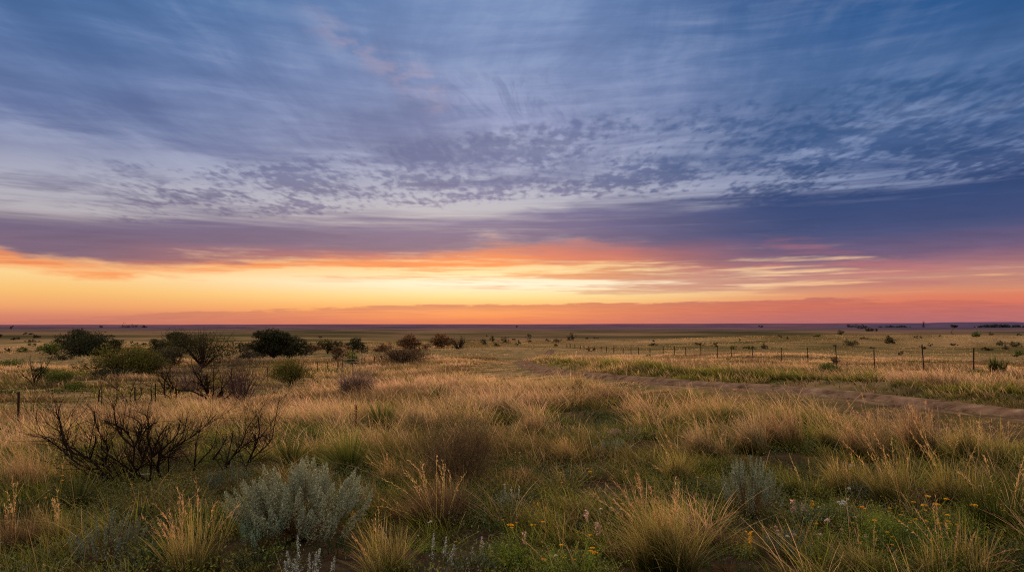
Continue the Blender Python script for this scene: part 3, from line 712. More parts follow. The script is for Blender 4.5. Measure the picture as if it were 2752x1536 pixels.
# ------------------------------------------------------------------ fences
def steel_post(root, x, y, h, tilt=(0,0), r=.024, top=0.0, o=None, wood=False):
    z = H(x, y); b = Buf(); X, Y_, Z = x-o[0], y-o[1], z-o[2]
    c = np.array((.018,.011,.010)) if not wood else np.array((.05,.03,.022))
    tp = np.array([X+tilt[0]*h, Y_+tilt[1]*h, Z+h])
    if wood: tube(b, [(X,Y_,Z-.2), (X+tilt[0]*h*.5, Y_, Z+h*.5), tp], [r*1.1, r, r*.9], c, 8)
    else:   # T-section steel
        for (ax, ay) in ((r, .004), (.004, r)):
            q = np.array([(-ax,-ay),(ax,-ay),(ax,ay),(-ax,ay)]); yo = 0 if ax > ay else r
            V = [(X+u, Y_+v+yo, Z-.25) for u, v in q]+[(tp[0]+u, tp[1]+v+yo, tp[2]) for u, v in q]
            b.add(V, [(0,1,5,4),(1,2,6,5),(2,3,7,6),(3,0,4,7),(4,5,6,7)], None, c)
    part(b, 'post', MM, root); return tp+np.array(o)
def make_fence(label, posts, wires, group=None):
    x0, y0 = posts[0][:2]; o = (x0, y0, H(x0, y0)); root = tag(empty('wire_fence', o), label, 'fence', group); tops = []; rng = np.random.default_rng(4)
    for i, p in enumerate(posts):
        x, y, h = p[:3]; wood = len(p) > 3
        steel_post(root, x, y, h, (rng.normal()*.03, rng.normal()*.02), max(.032, .0005*y) if not wood else .07, 0, o, wood); tops.append((x, y, h))
    for f in wires:
        b = Buf()
        for (x, y, h), (x2, y2, h2) in zip(tops[:-1], tops[1:]):
            p = np.array([x-o[0], y-o[1]+.03, H(x,y)+h*f-o[2]]); q = np.array([x2-o[0], y2-o[1]+.03, H(x2,y2)+h2*f-o[2]])
            tube(b, [p, (p+q)/2-np.array([0,0,.03]), q], .0016, np.array((.05,.04,.04)), 3)
        part(b, 'wire', MM, root)
    return root
right = [(23.9+1.2*math.sin(i*.9)*.1, 36.0+0, 1.3) if i == 0 else None for i in range(1)]
yy = [36.0, 40.5, 45.4, 50.2, 55.6, 61, 67, 73.2, 79, 85.5, 92, 99, 107, 116, 125, 134, 144, 155, 166, 178, 190, 203, 216, 230, 246, 262, 280]
right = [(24.2-.016*(y-36)*(y < 80)-.7*(y >= 80)+.2*math.sin(i*1.7)-.006*max(0, y-90), y, 1.5+.1*math.sin(i*2.3)) for i, y in enumerate(yy)]
right[1] = (right[1][0], right[1][1], 1.7)
make_fence('long line of thin dark steel posts across the dry field right of the track', [(26.4, 30.5, 1.3)]+right, (.35,.6,.85))
left = [(-15.9, 22.2, 1.42), (-19.4, 32.2, 1.35), (-18.7, 34.2, 1.38), (-20.0, 38.6, 1.25), (-20.3, 44.5, 1.2), (-20.4, 50, 1.2), (-20.5, 57.5, 1.2), (-20.2, 66, 1.25), (-20.1, 71, 1.25), (-20, 74.5, 1.15), (-19.9, 78.5, 1.25, 'w')]
make_fence('sagging fence of dark crooked posts running from the left edge to the gate', left, (.4,.7))
left2 = [(-19.4, 90.5, 1.3), (-19.3, 96, 1.2), (-19.2, 101, 1.2), (-19, 108, 1.2), (-18.8, 118, 1.2)]
make_fence('short run of thin fence posts in front of the low brush beyond the gate', left2, (.4,.7))
def make_gate():
    x0, y0, x1, y1 = -20.0, 81.0, -19.5, 89.0; o = (x0, y0, H(x0, y0)); root = tag(empty('field_gate', o), 'pale metal gate with two rails standing in the left fence before a shrub', 'gate')
    b = Buf(); z0, z1 = 0.0, H(x1, y1)-o[2]; c = np.array((.22,.19,.18))
    for f in (1.15, .75, .4):
        tube(b, [(0,0,z0+f),(x1-x0,y1-y0,z1+f)], .035, c, 6)
    part(b, 'rails', MM, root)
    for t in (0, .5, 1):
        b = Buf(); tube(b, [((x1-x0)*t,(y1-y0)*t,z0+(z1-z0)*t-.2),((x1-x0)*t,(y1-y0)*t,z0+(z1-z0)*t+1.25-.3*(t==.5))], .05, np.array((.05,.035,.03)), 6); part(b, 'gate_post', MM, root)
make_gate()
# ------------------------------------------------------------------ trees and big shrubs of the middle distance
T = make_tree
T(206, 937, 95, 50, 'dark rounded tree farthest left of the dense tree clump', 'dark', [(-.25,.45,.22,.8),(.05,.75,.24,.7),(.28,.7,.22,.7),(.1,.4,.28,.7),(-.1,.2,.26,.6),(.3,.3,.2,.7)])
T(241, 956, 111, 56, 'very dark dense dome shaped tree reaching down to the grass', 'dark', [(0,.55,.34,.75),(-.22,.4,.26,.8),(.25,.42,.26,.8),(0,.22,.36,.5),(.32,.22,.2,.7),(-.3,.2,.2,.7),(.08,.72,.2,.7)], dens=1.3)
T(335, 1005, 233, 76, 'wide olive green tree with bright yellow green tufts on its left side', 'bright', [(-.3,.5,.13,.8),(-.42,.33,.08,.8),(-.12,.68,.15,.8),(.02,.45,.22,.8),(.12,.75,.14,.8),(.28,.62,.14,.8),(.4,.38,.12,.8),(.25,.3,.17,.7),(-.12,.25,.17,.7),(.1,.2,.2,.5)], dens=1.1, trunk=.04)
T(302, 949, 47, 34, 'small olive tree standing behind the dark dome shaped tree', 'olive', [(0,.7,.3,.8),(-.2,.4,.26,.8),(.22,.35,.26,.8)])
T(434, 969, 75, 56, 'ragged olive tree between the wide olive tree and the tall brush', 'olive', [(-.2,.8,.2,.7),(.1,.6,.28,.7),(-.3,.45,.22,.8),(.25,.35,.2,.8),(0,.25,.26,.6)])
T(484, 959, 59, 63, 'small dark leaved tree poking above the tall brush', 'dark', [(-.1,.82,.3,.6),(.2,.72,.25,.6),(0,.5,.3,.7)])
make_shrub(545, 989, 188, 89, 'large hazy olive brush with long bare twigs sticking up', 'olive', 11, 'tall_brush', 'shrub', twigs=46, z0=.1)
make_shrub(470, 986, 102, 50, 'grey brown bush in front of the ragged olive tree', 'grey', 7, twigs=10)
make_shrub(651, 946, 30, 24, 'small dark tree-like shrub just left of the largest dark tree', 'dark', 4, twigs=4)
make_shrub(668, 969, 63, 32, 'soft grey olive bush at the foot of the largest dark tree, left side', 'grey', 6)
T(733, 969, 127, 82, 'largest dark spreading tree with forked trunk and flat layered crown', 'dark', [(-.25,.84,.14,.6),(.02,.88,.18,.55),(.22,.8,.17,.55),(.38,.7,.11,.6),(-.38,.5,.14,.65),(-.12,.62,.19,.6),(.15,.55,.2,.6),(-.22,.38,.17,.5),(.0,.42,.18,.5)], trunk=.10, dens=1.3)
T(776, 963, 102, 56, 'dark rounded tree overlapping the right side of the largest tree', 'dark', [(-.1,.6,.3,.7),(.15,.7,.24,.7),(-.3,.45,.22,.8),(.3,.42,.22,.8),(0,.35,.28,.6)], trunk=.06)
make_shrub(700, 965, 50, 28, 'low grey green bush under the crown of the largest tree', 'grey', 5)
make_shrub(782, 1037, 100, 66, 'lone yellow green leafy bush standing in the dry grass', 'bright', 9, 'leafy_bush', twigs=14, z0=.15)
make_shrub(836, 952, 46, 22, 'low brown brush right of the paired dark trees', 'brown', 5, twigs=6)
make_shrub(880, 950, 60, 34, 'rusty olive brush above the eroded bank', 'olive', 6, twigs=8)
make_shrub(910, 966, 42, 36, 'darker olive bush at the right end of the eroded bank', 'brown', 5, twigs=4)
make_shrub(908, 935, 30, 18, 'small rounded olive bush behind the rusty olive brush', 'olive', 4)
make_shrub(961, 947, 58, 40, 'dense dark round bush on the low crest left of centre', 'dark', 7, z0=.1)
make_shrub(946, 983, 38, 36, 'dark green bush behind the pale gate', 'green', 5, twigs=6)
make_shrub(1028, 945, 44, 24, 'low rust tinted bush between two round bushes on the crest', 'rust', 5)
make_shrub(1080, 976, 150, 34, 'long thicket of grey brown brush behind the fence posts', 'brown', 11, 'brush_thicket', twigs=60)
T(1099, 942, 62, 42, 'reddish brown round topped tree on the crest at centre left', 'rust', [(-.2,.5,.24,.8),(.05,.75,.24,.7),(.28,.5,.22,.8),(0,.4,.3,.7),(.1,.25,.24,.6)], dens=.85)
make_shrub(1119, 953, 26, 20, 'near black small bush below the reddish brown tree', 'dark', 4)
make_shrub(1146, 938, 22, 14, 'small brown bush between the two reddish brown trees', 'brown', 4)
T(1187, 935, 58, 36, 'reddish brown spiky topped tree second along the crest', 'rust', [(-.22,.45,.22,.8),(0,.7,.24,.8),(.24,.5,.22,.8),(0,.35,.3,.6)], dens=.8)
make_twiggy(1232, 938, 42, 32, 'small bare spreading tree at the right end of the crest trees', BARK*2.2, 14, 'bare_tree', 'tree', thick=1.6)
make_dead(92, 1040, 'small bare forked tree leaning right above a dark thicket on the left', [[(95,1040),(88,1010),(84,985),(78,962)],[(96,1040),(104,1012),(122,990),(136,965)],[(94,1038),(94,1015),(110,995),(112,975)],[(90,1038),(80,1022),(66,1012),(60,1005)]], .05, 'bare_tree', tw=2, kids=2)
make_shrub(155, 1036, 88, 42, 'dark green thicket beside the small bare forked tree', 'green', 8)
make_shrub(112, 1012, 46, 24, 'dark scrub directly behind the small bare forked tree', 'dark', 5)
make_shrub(200, 1052, 56, 22, 'low green bush on the slope below the wide olive tree', 'green', 6)
make_shrub(14, 992, 54, 22, 'flat green bush at the left edge below the plain', 'green', 5)
make_shrub(60, 994, 22, 12, 'tiny dark bush beside the flat green bush', 'dark', 4)
make_shrub(18, 1062, 46, 16, 'low dark bush at the left edge left of the leaning post', 'green', 5)
make_shrub(150, 1056, 26, 10, 'tiny low green plant below the dark green thicket', 'green', 4)
make_shrub(102, 1112, 40, 18, 'small dark green bush on the grassy slope right of the leftmost post', 'green', 5)
make_shrub(136, 953, 62, 30, 'low spreading dark bush left of the dome shaped tree', 'green', 7, twigs=8)
make_shrub(180, 966, 60, 12, 'flat strip of dark scrub below the dome shaped tree', 'dark', 6)
make_shrub(392, 1000, 120, 44, 'dark olive scrub filling the gap between the wide olive tree and the tall brush', 'olive', 8)
make_shrub(300, 1018, 110, 26, 'low shaded scrub under the front of the wide olive tree', 'dark', 8)
# dots of scrub on the left plain
for a in [(30,884,10,9,'distant lone tree near the left edge under the horizon','dark'),(75,899,18,6,'flat dark speck of scrub high on the left plain','dark'),(95,908,18,9,'round dark bush below the flat speck on the left plain','dark'),
          (41,913,18,7,'small flat bush left of the round dark bush','dark'),(88,919,30,5,'thin dark streak of scrub under the round dark bush','dark'),(89,930,16,9,'dark bush midway down the left plain','green'),
          (20,945,16,9,'small round bush nearest the left edge of the plain','dark'),(64,946,28,13,'rounded green bush left of the low spreading dark bush','green'),(157,917,14,9,'small bush touching the left side of the dark tree clump','dark'),
          (296,905,22,7,'dark flat bush behind and right of the tree clump','dark'),(325,927,28,14,'olive bush behind the wide olive tree','olive'),(352,922,8,7,'tiny round bush first of the dots right of the clump','dark'),
          (366,926,9,5,'tiny flat bush second of the dots right of the clump','dark'),(387,926,12,6,'tiny flat bush third of the dots right of the clump','dark'),(2,906,8,8,'dark bush cut by the left edge of the picture','dark'),
          (862,907,14,5,'single flat speck of scrub on the plain above the crest bushes','brown'),
          (1299,925,18,14,'dark round bush left of the track bend','dark'),(1321,918,16,18,'small upright dark tree above the bush by the track bend','dark'),(1309,905,6,5,'tiny speck of a bush beside the small upright tree','dark'),
          (1337,931,22,10,'grey low bush under the small upright tree','grey'),(1357,920,20,16,'dark round tree left of the pair beyond the track','dark'),(1382,914,9,5,'tiny dark bush between the round trees beyond the track','dark'),
          (1388,928,9,9,'small dark bush lower of two near the track end','dark'),(1397,924,12,10,'small dark bush upper of two near the track end','dark'),(1423,913,15,15,'round dark tree standing alone above the track end','dark'),
          (1425,919,10,5,'flat scrub at the foot of the lone round tree','dark'),(1470,917,11,7,'small dark bush right of the lone round tree','dark'),(1498,919,24,9,'hazy brown scrub beyond the start of the fence','brown'),
          (1492,930,14,8,'dark bush at the far end of the right fence','dark'),(1535,914,24,17,'hazy grey tree on the plain above the far fence','grey'),(1577,911,9,4,'thin dark speck right of the hazy grey tree','dark'),
          (1602,909,12,3,'second thin dark speck right of the hazy grey tree','dark'),(1582,944,14,9,'dark bush behind the fence, left of two','brown'),(1596,943,13,8,'dark bush behind the fence, right of two','brown'),
          (1741,959,14,8,'small green bush in front of the fence posts','green'),(1758,929,22,7,'flat olive bush on the slope beyond the fence','olive'),(1757,918,6,5,'tiny round speck above the flat olive bush','dark'),
          (1877,927,24,7,'flat olive bush farther right on the slope beyond the fence','olive'),(1922,931,15,10,'olive bush pointed at its top on the slope beyond the fence','olive'),(1972,938,18,9,'dark green bush left of the long scrub patch','green'),
          (1989,916,9,7,'small round bush on the brow of the slope','green'),(2012,939,30,9,'long dark scrub patch on the slope behind the posts','green'),(2051,937,20,13,'dark round bush right of the long scrub patch','dark'),
          (2098,907,12,8,'small dark bush on the brow of the slope','dark'),(2200,906,10,9,'tiny upright green bush on the brow of the slope','green'),(2190,905,6,5,'speck of green just left of the tiny upright bush','green'),
          (2117,911,6,7,'tiny thin bush under the brow of the slope','dark'),(2258,899,20,12,'dark bush breaking the skyline of the slope','dark'),(2322,911,26,5,'flat dark streak of scrub right of centre of the slope','dark'),
          (2288,929,40,13,'broad near black bush low on the slope between two posts','dark'),(2391,923,26,16,'thin leaved pale green bush left of the tallest post','olive'),(2389,909,14,7,'small tuft of scrub above the thin leaved bush','olive'),
          (2242,932,12,7,'small brown bush left of the broad near black bush','brown'),(2340,936,16,6,'faint low bush between the middle posts of the slope','brown'),(2423,954,18,13,'dark pointed bush behind the tallest post','brown'),
          (2480,938,18,9,'pale green low bush right of the tallest post','olive'),(2499,930,12,9,'small upright olive bush above the pale green low bush','olive'),(2467,909,14,6,'twin topped scrub on the upper slope','olive'),
          (2527,904,9,6,'small dark dot of a bush on the upper slope','dark'),(2620,905,28,15,'large ragged dark bush near the top of the right slope','green'),(2664,900,14,9,'small scrub right of the large ragged bush','dark'),
          (2690,928,24,13,'dark bush, upper left of three near the right edge','dark'),(2732,932,30,13,'dark broad bush, right of three near the right edge','dark'),(2703,938,22,9,'grey green bush, lowest of three near the right edge','grey'),
          (2736,901,14,7,'small flat bush high at the right edge','dark'),(2735,959,22,20,'spiky green bush beneath the three at the right edge','green'),(2562,928,20,6,'faint brown scrub between the last two posts','brown'),
          (2655,941,30,7,'low green scrub left of the grey green bush','olive'),(2245,978,26,18,'brown green bush at the foot of the third post from the right','brown')]:
    make_shrub(a[0], a[1], a[2], a[3], a[4], 'murk' if a[5] == 'dark' and a[0] > 1250 else a[5], 4 if a[2] < 22 else 6, 'scrub_bush' if 'tree' not in a[4] or 'bush' in a[4] else 'distant_tree', 'bush' if 'tree' not in a[4] or 'bush' in a[4] else 'tree', 'scrub dotted over the plain and the slopes')
make_shrub(2225, 1006, 66, 28, 'dark green leafy bush in the grass before the fourth post', 'green', 7, 'leafy_bush')
make_shrub(2352, 1008, 40, 14, 'low green weeds between the posts beyond the track', 'green', 5)
make_shrub(2613, 1012, 62, 18, 'low dark green bush left of the spiky yucca at the right', 'green', 6)
make_tuft(2683, 1002, 52, 52, 'big spiky green clump standing alone near the right edge beyond the track', 'dark', 260, .1, stiff=.8)
# far lone things on the horizon
def make_mast(px, py, h, label):
    x, y, z, Y = at(px, py); root = tag(empty('windpump', (x, y, z)), label, 'windmill'); Hh = M(h, Y); b = Buf(); c = np.array((.03,.02,.03))
    for sx in (-1, 1):
        for sy in (-1, 1): tube(b, [(sx*Hh*.14, sy*Hh*.14, -.5), (0, 0, Hh*.85)], Hh*.035, c, 4)
    for f in (.3, .6): tube(b, [(-Hh*.14*(1-f), 0, Hh*f), (Hh*.14*(1-f), 0, Hh*f)], Hh*.025, c, 4)
    part(b, 'tower', MM, root); b = Buf()
    for i in range(12):
        a = i/12*2*math.pi; d = np.array([math.cos(a), 0, math.sin(a)]); p = np.array([math.cos(a+.25), 0, math.sin(a+.25)]); ce = np.array([0, -Hh*.04, Hh*.85])
        b.add([ce, ce+d*Hh*.2, ce+p*Hh*.2], None, [(0,1,2)], c)
    part(b, 'wheel', MM, root); return root
make_mast(2482, 874, 17, 'tiny windmill standing on the horizon toward the right')
T(2563, 898, 22, 24, 'thin leaning tree with a flat sparse crown on the right plain', 'dark', [(-.3,.92,.2,.3),(.0,.85,.18,.35)], dens=.4, lean=-1.2, trunk=.05)
def belt(px0, px1, py, h, label, n=26):
    x, y, z, Y = at((px0+px1)/2, py); rng = np.random.default_rng(int(px0)); b = Buf(); W = M(px1-px0, Y); Hh = M(h, Y); LL = []
    for i in range(n):
        u = rng.uniform(-.5,.5); e = 1-(abs(u)*2)**3; r = Hh*rng.uniform(.5,.9)
        LL.append((np.array([u*W, rng.uniform(-1,1)*Hh, Hh*.4*e]), r*1.5, r*.8*e+Hh*.1))
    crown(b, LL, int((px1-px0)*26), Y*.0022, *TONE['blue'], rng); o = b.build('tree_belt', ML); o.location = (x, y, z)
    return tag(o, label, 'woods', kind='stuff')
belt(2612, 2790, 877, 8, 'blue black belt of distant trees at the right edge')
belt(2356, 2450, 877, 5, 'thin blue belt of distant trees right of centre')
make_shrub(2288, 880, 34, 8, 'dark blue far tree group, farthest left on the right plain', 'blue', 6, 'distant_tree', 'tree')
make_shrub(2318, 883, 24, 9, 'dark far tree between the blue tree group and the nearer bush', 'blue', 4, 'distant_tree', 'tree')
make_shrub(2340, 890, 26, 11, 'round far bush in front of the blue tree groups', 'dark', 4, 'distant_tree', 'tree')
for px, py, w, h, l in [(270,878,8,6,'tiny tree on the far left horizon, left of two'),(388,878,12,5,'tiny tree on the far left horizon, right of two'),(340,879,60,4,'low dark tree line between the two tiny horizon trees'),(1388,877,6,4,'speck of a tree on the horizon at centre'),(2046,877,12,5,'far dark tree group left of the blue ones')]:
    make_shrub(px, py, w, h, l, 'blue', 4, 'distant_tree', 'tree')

# ------------------------------------------------------------------ dead shrubs
D1 = lambda L: [(a/3.68, b/3.68+860) for a, b in L]
D5 = lambda L: [(a/3.3, b/3.3+1100) for a, b in L]
make_dead(574, 1093, 'large dead dark branching shrub behind the golden grass at left', [D1(l) for l in [
    [(2110,860),(2040,700),(1960,570),(1900,450)],[(2050,720),(1990,600),(1980,500),(2030,440)],[(2080,800),(1900,700),(1740,690),(1640,600),(1580,530)],[(2000,830),(1740,800),(1620,720),(1450,640),(1370,600)],
    [(2120,850),(2160,780),(2200,670),(2280,580),(2290,470)],[(2110,850),(2110,650),(2115,480),(2140,420)],[(2090,840),(2045,640),(2040,560)],[(1740,780),(1745,700),(1690,620),(1660,560)],[(2150,850),(2240,760),(2320,700)],[(1630,740),(1630,620),(1690,455)]]],
    .05, tw=3, kids=2, extra=14, w=230, h=110, jitter=.25)
make_twiggy(643, 1090, 90, 112, 'purple brown bare twiggy bush right of the large dead shrub', PURP*.8, 30, depth=3, thick=1.3)
make_twiggy(520, 1050, 150, 72, 'hazy purple brown twigs behind the large dead shrub', PURP, 26, depth=3)
for px, py, tx, ty in [(272,1098,270,1022),(312,1100,314,1017),(405,1090,405,1026)]:
    make_dead(px, py, {272:'thin dead snag left of a pair in the grass below the olive tree',312:'thicker dead snag right of a pair in the grass below the olive tree',405:'short dead snag under the reaching branches of the large dead shrub'}[px], [[(px,py+4),(px+2,(py+ty)/2),(tx,ty)]], .035, 'dead_snag', tw=1, kids=1, jitter=.02)
make_dead(362, 1088, 'low dead bush with thin spreading twigs beside the snags', [[(350,1088),(320,1050),(295,1030),(280,1018)],[(352,1088),(336,1075),(315,1072)],[(356,1088),(350,1060),(366,1020)],[(358,1088),(380,1060),(376,1035)]], .03, tw=3, kids=2)
make_dead(333, 1296, 'wide black leafless shrub spreading low in the left foreground', [D5(l) for l in [
    [(1040,650),(960,600),(830,548),(650,450),(540,350),(420,260),(350,160),(315,68)],[(960,610),(800,440),(620,370),(555,250),(530,100),(490,20)],[(1330,640),(1180,548),(1020,440),(920,370),(860,280)],
    [(1190,650),(1180,480),(1190,330),(1120,200),(1020,130),(940,110)],[(1330,640),(1345,400),(1310,250),(1320,130),(1290,40)],[(1430,640),(1400,460),(1500,370),(1650,270),(1760,200),(1920,40)],
    [(1345,420),(1450,340),(1570,220),(1600,90)],[(1190,330),(1250,200),(1240,120),(1160,60)],[(800,440),(850,260),(800,200)],[(1000,640),(940,470),(950,330),(860,160),(840,10)],[(1180,330),(1060,210),(1020,80),(1010,-40)],[(1345,400),(1420,230),(1500,110)],
    [(640,430),(600,300),(520,200)],[(1500,640),(1500,420),(1580,380)],[(1100,640),(1260,480),(1230,330),(1290,180),(1400,100)]]], .0135, tw=2, kids=3, jitter=.14, extra=4, w=620, h=250)
make_dead(357, 1290, 'bleached grey bent branch lying under the black leafless shrub', [D5([(1330,568),(1250,575),(1180,560),(1130,530)])], .016, 'dead_branch', tw=1, kids=0, col=np.array((.30,.27,.26)))
make_dead(521, 1262, 'broken black stub with forked twigs between the two dead shrubs', [D5(l) for l in [[(1720,540),(1735,400),(1740,300),(1780,168)],[(1720,510),(1800,430),(1900,300),(1930,140)],[(1715,520),(1640,400),(1570,310)]]], .012, tw=2, kids=1)
make_dead(608, 1276, 'tall black dead limbs leaning right above the sagebrush', [D5(l) for l in [[(1970,600),(2050,430),(2140,300),(2200,150),(2320,0)],[(1985,590),(2010,480),(2190,300),(2300,250),(2480,20)],[(2190,560),(2200,470),(2390,290),(2430,150),(2480,-120)],[(2060,420),(2150,330)],[(1890,440),(1960,340),(2020,230)],[(2200,470),(2260,330),(2300,200),(2290,60)]]], .013, tw=3, kids=2)
make_twiggy(430, 1262, 330, 150, 'haze of thin brown dry twigs around the black leafless shrub', np.array((.10,.06,.045)), 46, depth=2, thick=.8)
make_shrub(955, 1078, 96, 50, 'grey purple dry shrub, foliage low, at centre left', 'brown', 7, 'dry_shrub', twigs=60)
make_twiggy(955, 1076, 104, 84, 'lavender grey bare twigs rising through the dry shrub at centre left', np.array((.13,.085,.10)), 70, depth=2)
make_twiggy(1232, 1318, 190, 170, 'dark brown twiggy shrub behind the seeding grass clump', np.array((.10,.065,.04)), 150, depth=2, leafcol=np.array((.10,.085,.035)), group=None)
make_twiggy(1245, 1225, 130, 60, 'russet low twiggy plant left of the pale tufts', np.array((.16,.085,.055)), 70, depth=2, leafcol=np.array((.2,.11,.06)))

# ------------------------------------------------------------------ yuccas
make_yucca(1028, 1152, 112, 92, 'large yucca fanned out in front of the pink grass at centre left', 1.0, 170)
make_yucca(1100, 1046, 46, 44, 'small yucca half way up the dry field', .9, 80)
make_yucca(1178, 1072, 40, 52, 'narrow upright yucca right of the small yucca', .9, 60)
make_yucca(205, 1366, 190, 118, 'dark blue green yucca with stiff blades under the black leafless shrub', .55, 90)
make_yucca(940, 1268, 190, 126, 'broad yucca-like clump directly behind the big sagebrush', 1.2, 240)
make_yucca(783, 1252, 118, 116, 'upright green yucca left of the broad one behind the sagebrush', .95, 120)
make_yucca(1535, 1058, 30, 24, 'tiny yucca near the green bank at centre', .9, 40)

# ------------------------------------------------------------------ sagebrush and silver herbs
make_sage(812, 1446, 395, 215, 'big pale silver green sagebrush in the centre left foreground', 120, SAGET*.55, np.array((.31,.33,.23)), dens=2.2, slim=1.3)
make_sage(706, 1482, 150, 120, 'teal lower lobe of sagebrush at the bottom left of the big one', 26, SAGET, SAGET*1.5, dens=1.2)
make_sage(290, 1520, 200, 150, 'dark silvery wormwood in the lower left corner area', 44, SAGET*.5, SAGE*.62, 'wormwood', slim=.55, dens=.7, cat='wormwood')
make_sage(612, 1330, 120, 95, 'dark grey green sagebrush in the shade left of the big one', 26, SAGET*.45, SAGE*.5, dens=.9)
make_sage(2018, 1392, 170, 175, 'tall grey green sagebrush on the right half of the foreground', 60, SAGET*.7, SAGE*.85, slim=.6, dens=1.0)
make_sage(1648, 1228, 110, 52, 'small blue green sagebrush cushion in the middle of the field', 34, SAGET*.9, SAGET*1.6, slim=1.0)
make_sage(1690, 1182, 170, 36, 'pale grey pink low cushion shrub behind the blue green one', 46, np.array((.2,.15,.12)), np.array((.42,.32,.27)), 'cushion_shrub', slim=.9, cat='shrub')
make_sage(2310, 1352, 90, 66, 'small silvery bush with lavender white tops among the yellow flowers', 26, SAGET*.6, SAGE*.8, slim=.6)
make_sage(1368, 1376, 84, 66, 'small silver green sage with upright tips in front of the brown tuft', 20, SAGET*.8, SAGE, slim=.5)
make_sage(2120, 1500, 150, 90, 'grey green bushy plant in front of the pink white flowers', 34, SAGET*.6, SAGE*.75, slim=.6)
make_spikes(820, 1560, 'cluster of woolly white stems at the bottom edge below the big sagebrush', [(765,1505),(772,1478),(800,1436),(792,1500),(832,1484),(852,1480),(860,1472),(900,1492),(786,1512)], np.array((.30,.32,.30)), leafy=1.2)
make_spikes(1178, 1502, 'two grey woolly stems in front of the seeding clump', [(1165,1432),(1200,1440),(1222,1462)], np.array((.34,.36,.34)))
make_spikes(1280, 1500, 'pale flowering spike right of the grey woolly stems', [(1296,1440),(1270,1470)], np.array((.42,.36,.34)))
make_spikes(1385, 1372, 'knobbly grey stems rising from the small silver green sage', [(1356,1302),(1374,1306),(1395,1304),(1343,1330)], np.array((.36,.34,.28)))
def stalk(px, py, tx, ty, label, col=np.array((.09,.035,.02))):
    root, Y = mk('seed_stalk', label, 'seed stalk', px, py); o = np.array(root.location); rng = np.random.default_rng(int(px)); p = np.array(pt(tx, ty, Y))-o
    b = Buf(); tube(b, [(0,0,-.02), p*.5, p], [.012,.009,.006], col, 5); part(b, 'stem', MW, root)
    b = Buf(); m = 160; u = rng.uniform(.45,1,m)[:,None]; leaves(b, p*u+rng.normal(size=(m,3))*.016, .028, jit(col*1.5, m, rng, .4), rng); part(b, 'seed_pods', MW, root)
stalk(955, 1178, 957, 1088, 'tall thin brown seed stalk left of the large yucca')
stalk(1306, 1222, 1308, 1168, 'dark brown seed stalk rising from the russet twiggy shrub')

# ------------------------------------------------------------------ named bunchgrass clumps
G = make_tuft
G(505, 1560, 250, 200, 'tall golden grass clump with big seed heads in the left foreground', 'mix', 420, .2, 18, stalkh=1.45, stiff=.7)
G(1195, 1416, 270, 150, 'round fine-leaved clump with upright pale seed heads at centre foreground', 'brown', 1100, .25, 18, stalkh=1.35)
G(1028, 1560, 240, 160, 'green based clump of arching tan blades at the bottom centre left', 'mix', 520, .3, 5, stalkh=1.15)
G(1805, 1545, 330, 235, 'largest foreground clump with feathery heads arching left, right of centre', 'mix', 1300, .35, 26, stalkh=1.35)
G(1524, 1256, 96, 92, 'golden topped clump leaning left in the middle of the field', 'gold', 420, .75, 8, stalkh=1.1)
G(1812, 1300, 130, 100, 'fine dark based olive clump behind the largest foreground clump', 'olive', 520, .3, 4)
G(1126, 1168, 120, 112, 'pale fountain shaped grass clump right of the large yucca', 'pale', 600, .3)
G(872, 1150, 90, 60, 'green and tan clump left of the brown seed stalk', 'olive', 380, .2)
G(1215, 1128, 180, 92, 'broad pinkish clump with dark base at centre', 'pale', 700, .3)
G(1352, 1120, 150, 96, 'second broad pinkish clump right of the first at centre', 'pale', 600, .3)
G(1392, 1100, 86, 76, 'wispy upright tan clump behind the second pinkish clump', 'tan', 380, .2)
G(1448, 1176, 130, 88, 'tan clump combed to the left above the golden topped clump', 'tan', 480, .8)
G(1552, 1066, 70, 72, 'ginger grass clump on the near edge of the pink grass', 'gold', 300, .2)
G(1404, 1298, 120, 52, 'low reddish brown cushion of fine grass left of centre', 'brown', 620, .2)
G(1540, 1420, 110, 58, 'low brown grass tuft behind the yellow flowers at bottom centre', 'brown', 420, .2)
G(1905, 1232, 160, 128, 'windblown straw clump, leftmost of the pale row on the right', 'pale', 620, .8, 8, stalkh=1.1)
G(2020, 1222, 170, 140, 'windblown straw clump, second of the pale row on the right', 'pale', 620, .8, 8, stalkh=1.1)
G(2125, 1212, 150, 140, 'tall straw stems sweeping left, third of the pale row on the right', 'tan', 520, .85, 12, stalkh=1.2)
G(2240, 1205, 110, 80, 'green and straw clump before the track on the right', 'olive', 420, .5, 5)
G(2352, 1240, 170, 150, 'tall reddish straw clump standing before the track bank on the right', 'tan', 560, .8, 14, stalkh=1.2)
G(2478, 1232, 180, 165, 'tallest reddish straw clump leaning over the track on the right', 'tan', 620, .8, 16, stalkh=1.2)
G(2592, 1246, 120, 130, 'straw clump right of the tallest one with upright heads', 'mix', 420, .4, 10, stalkh=1.2)
G(2680, 1262, 110, 110, 'thin upright stems nearest the right edge by the track', 'olive', 320, .3, 8)
G(2280, 1330, 170, 120, 'mid green clump with thin orange heads on the right', 'mix', 620, .7, 9, stalkh=1.15)
G(2410, 1370, 190, 170, 'tangled olive clump behind the yellow flowers on the right', 'olive', 760, .5, 12, stalkh=1.2)
G(2560, 1360, 190, 150, 'dark olive clump left of the right edge above the flowers', 'olive', 640, .4, 8)
G(2700, 1440, 190, 190, 'dark shaded clump at the right edge of the foreground', 'dark', 640, .4, 6)
G(2165, 1350, 150, 90, 'bright green tuft right of the tall grey green sagebrush', 'green', 520, .3, 3)
G(2330, 1545, 200, 110, 'bronze and green clump at the bottom edge under the pink white flowers', 'mix', 520, .4, 4)
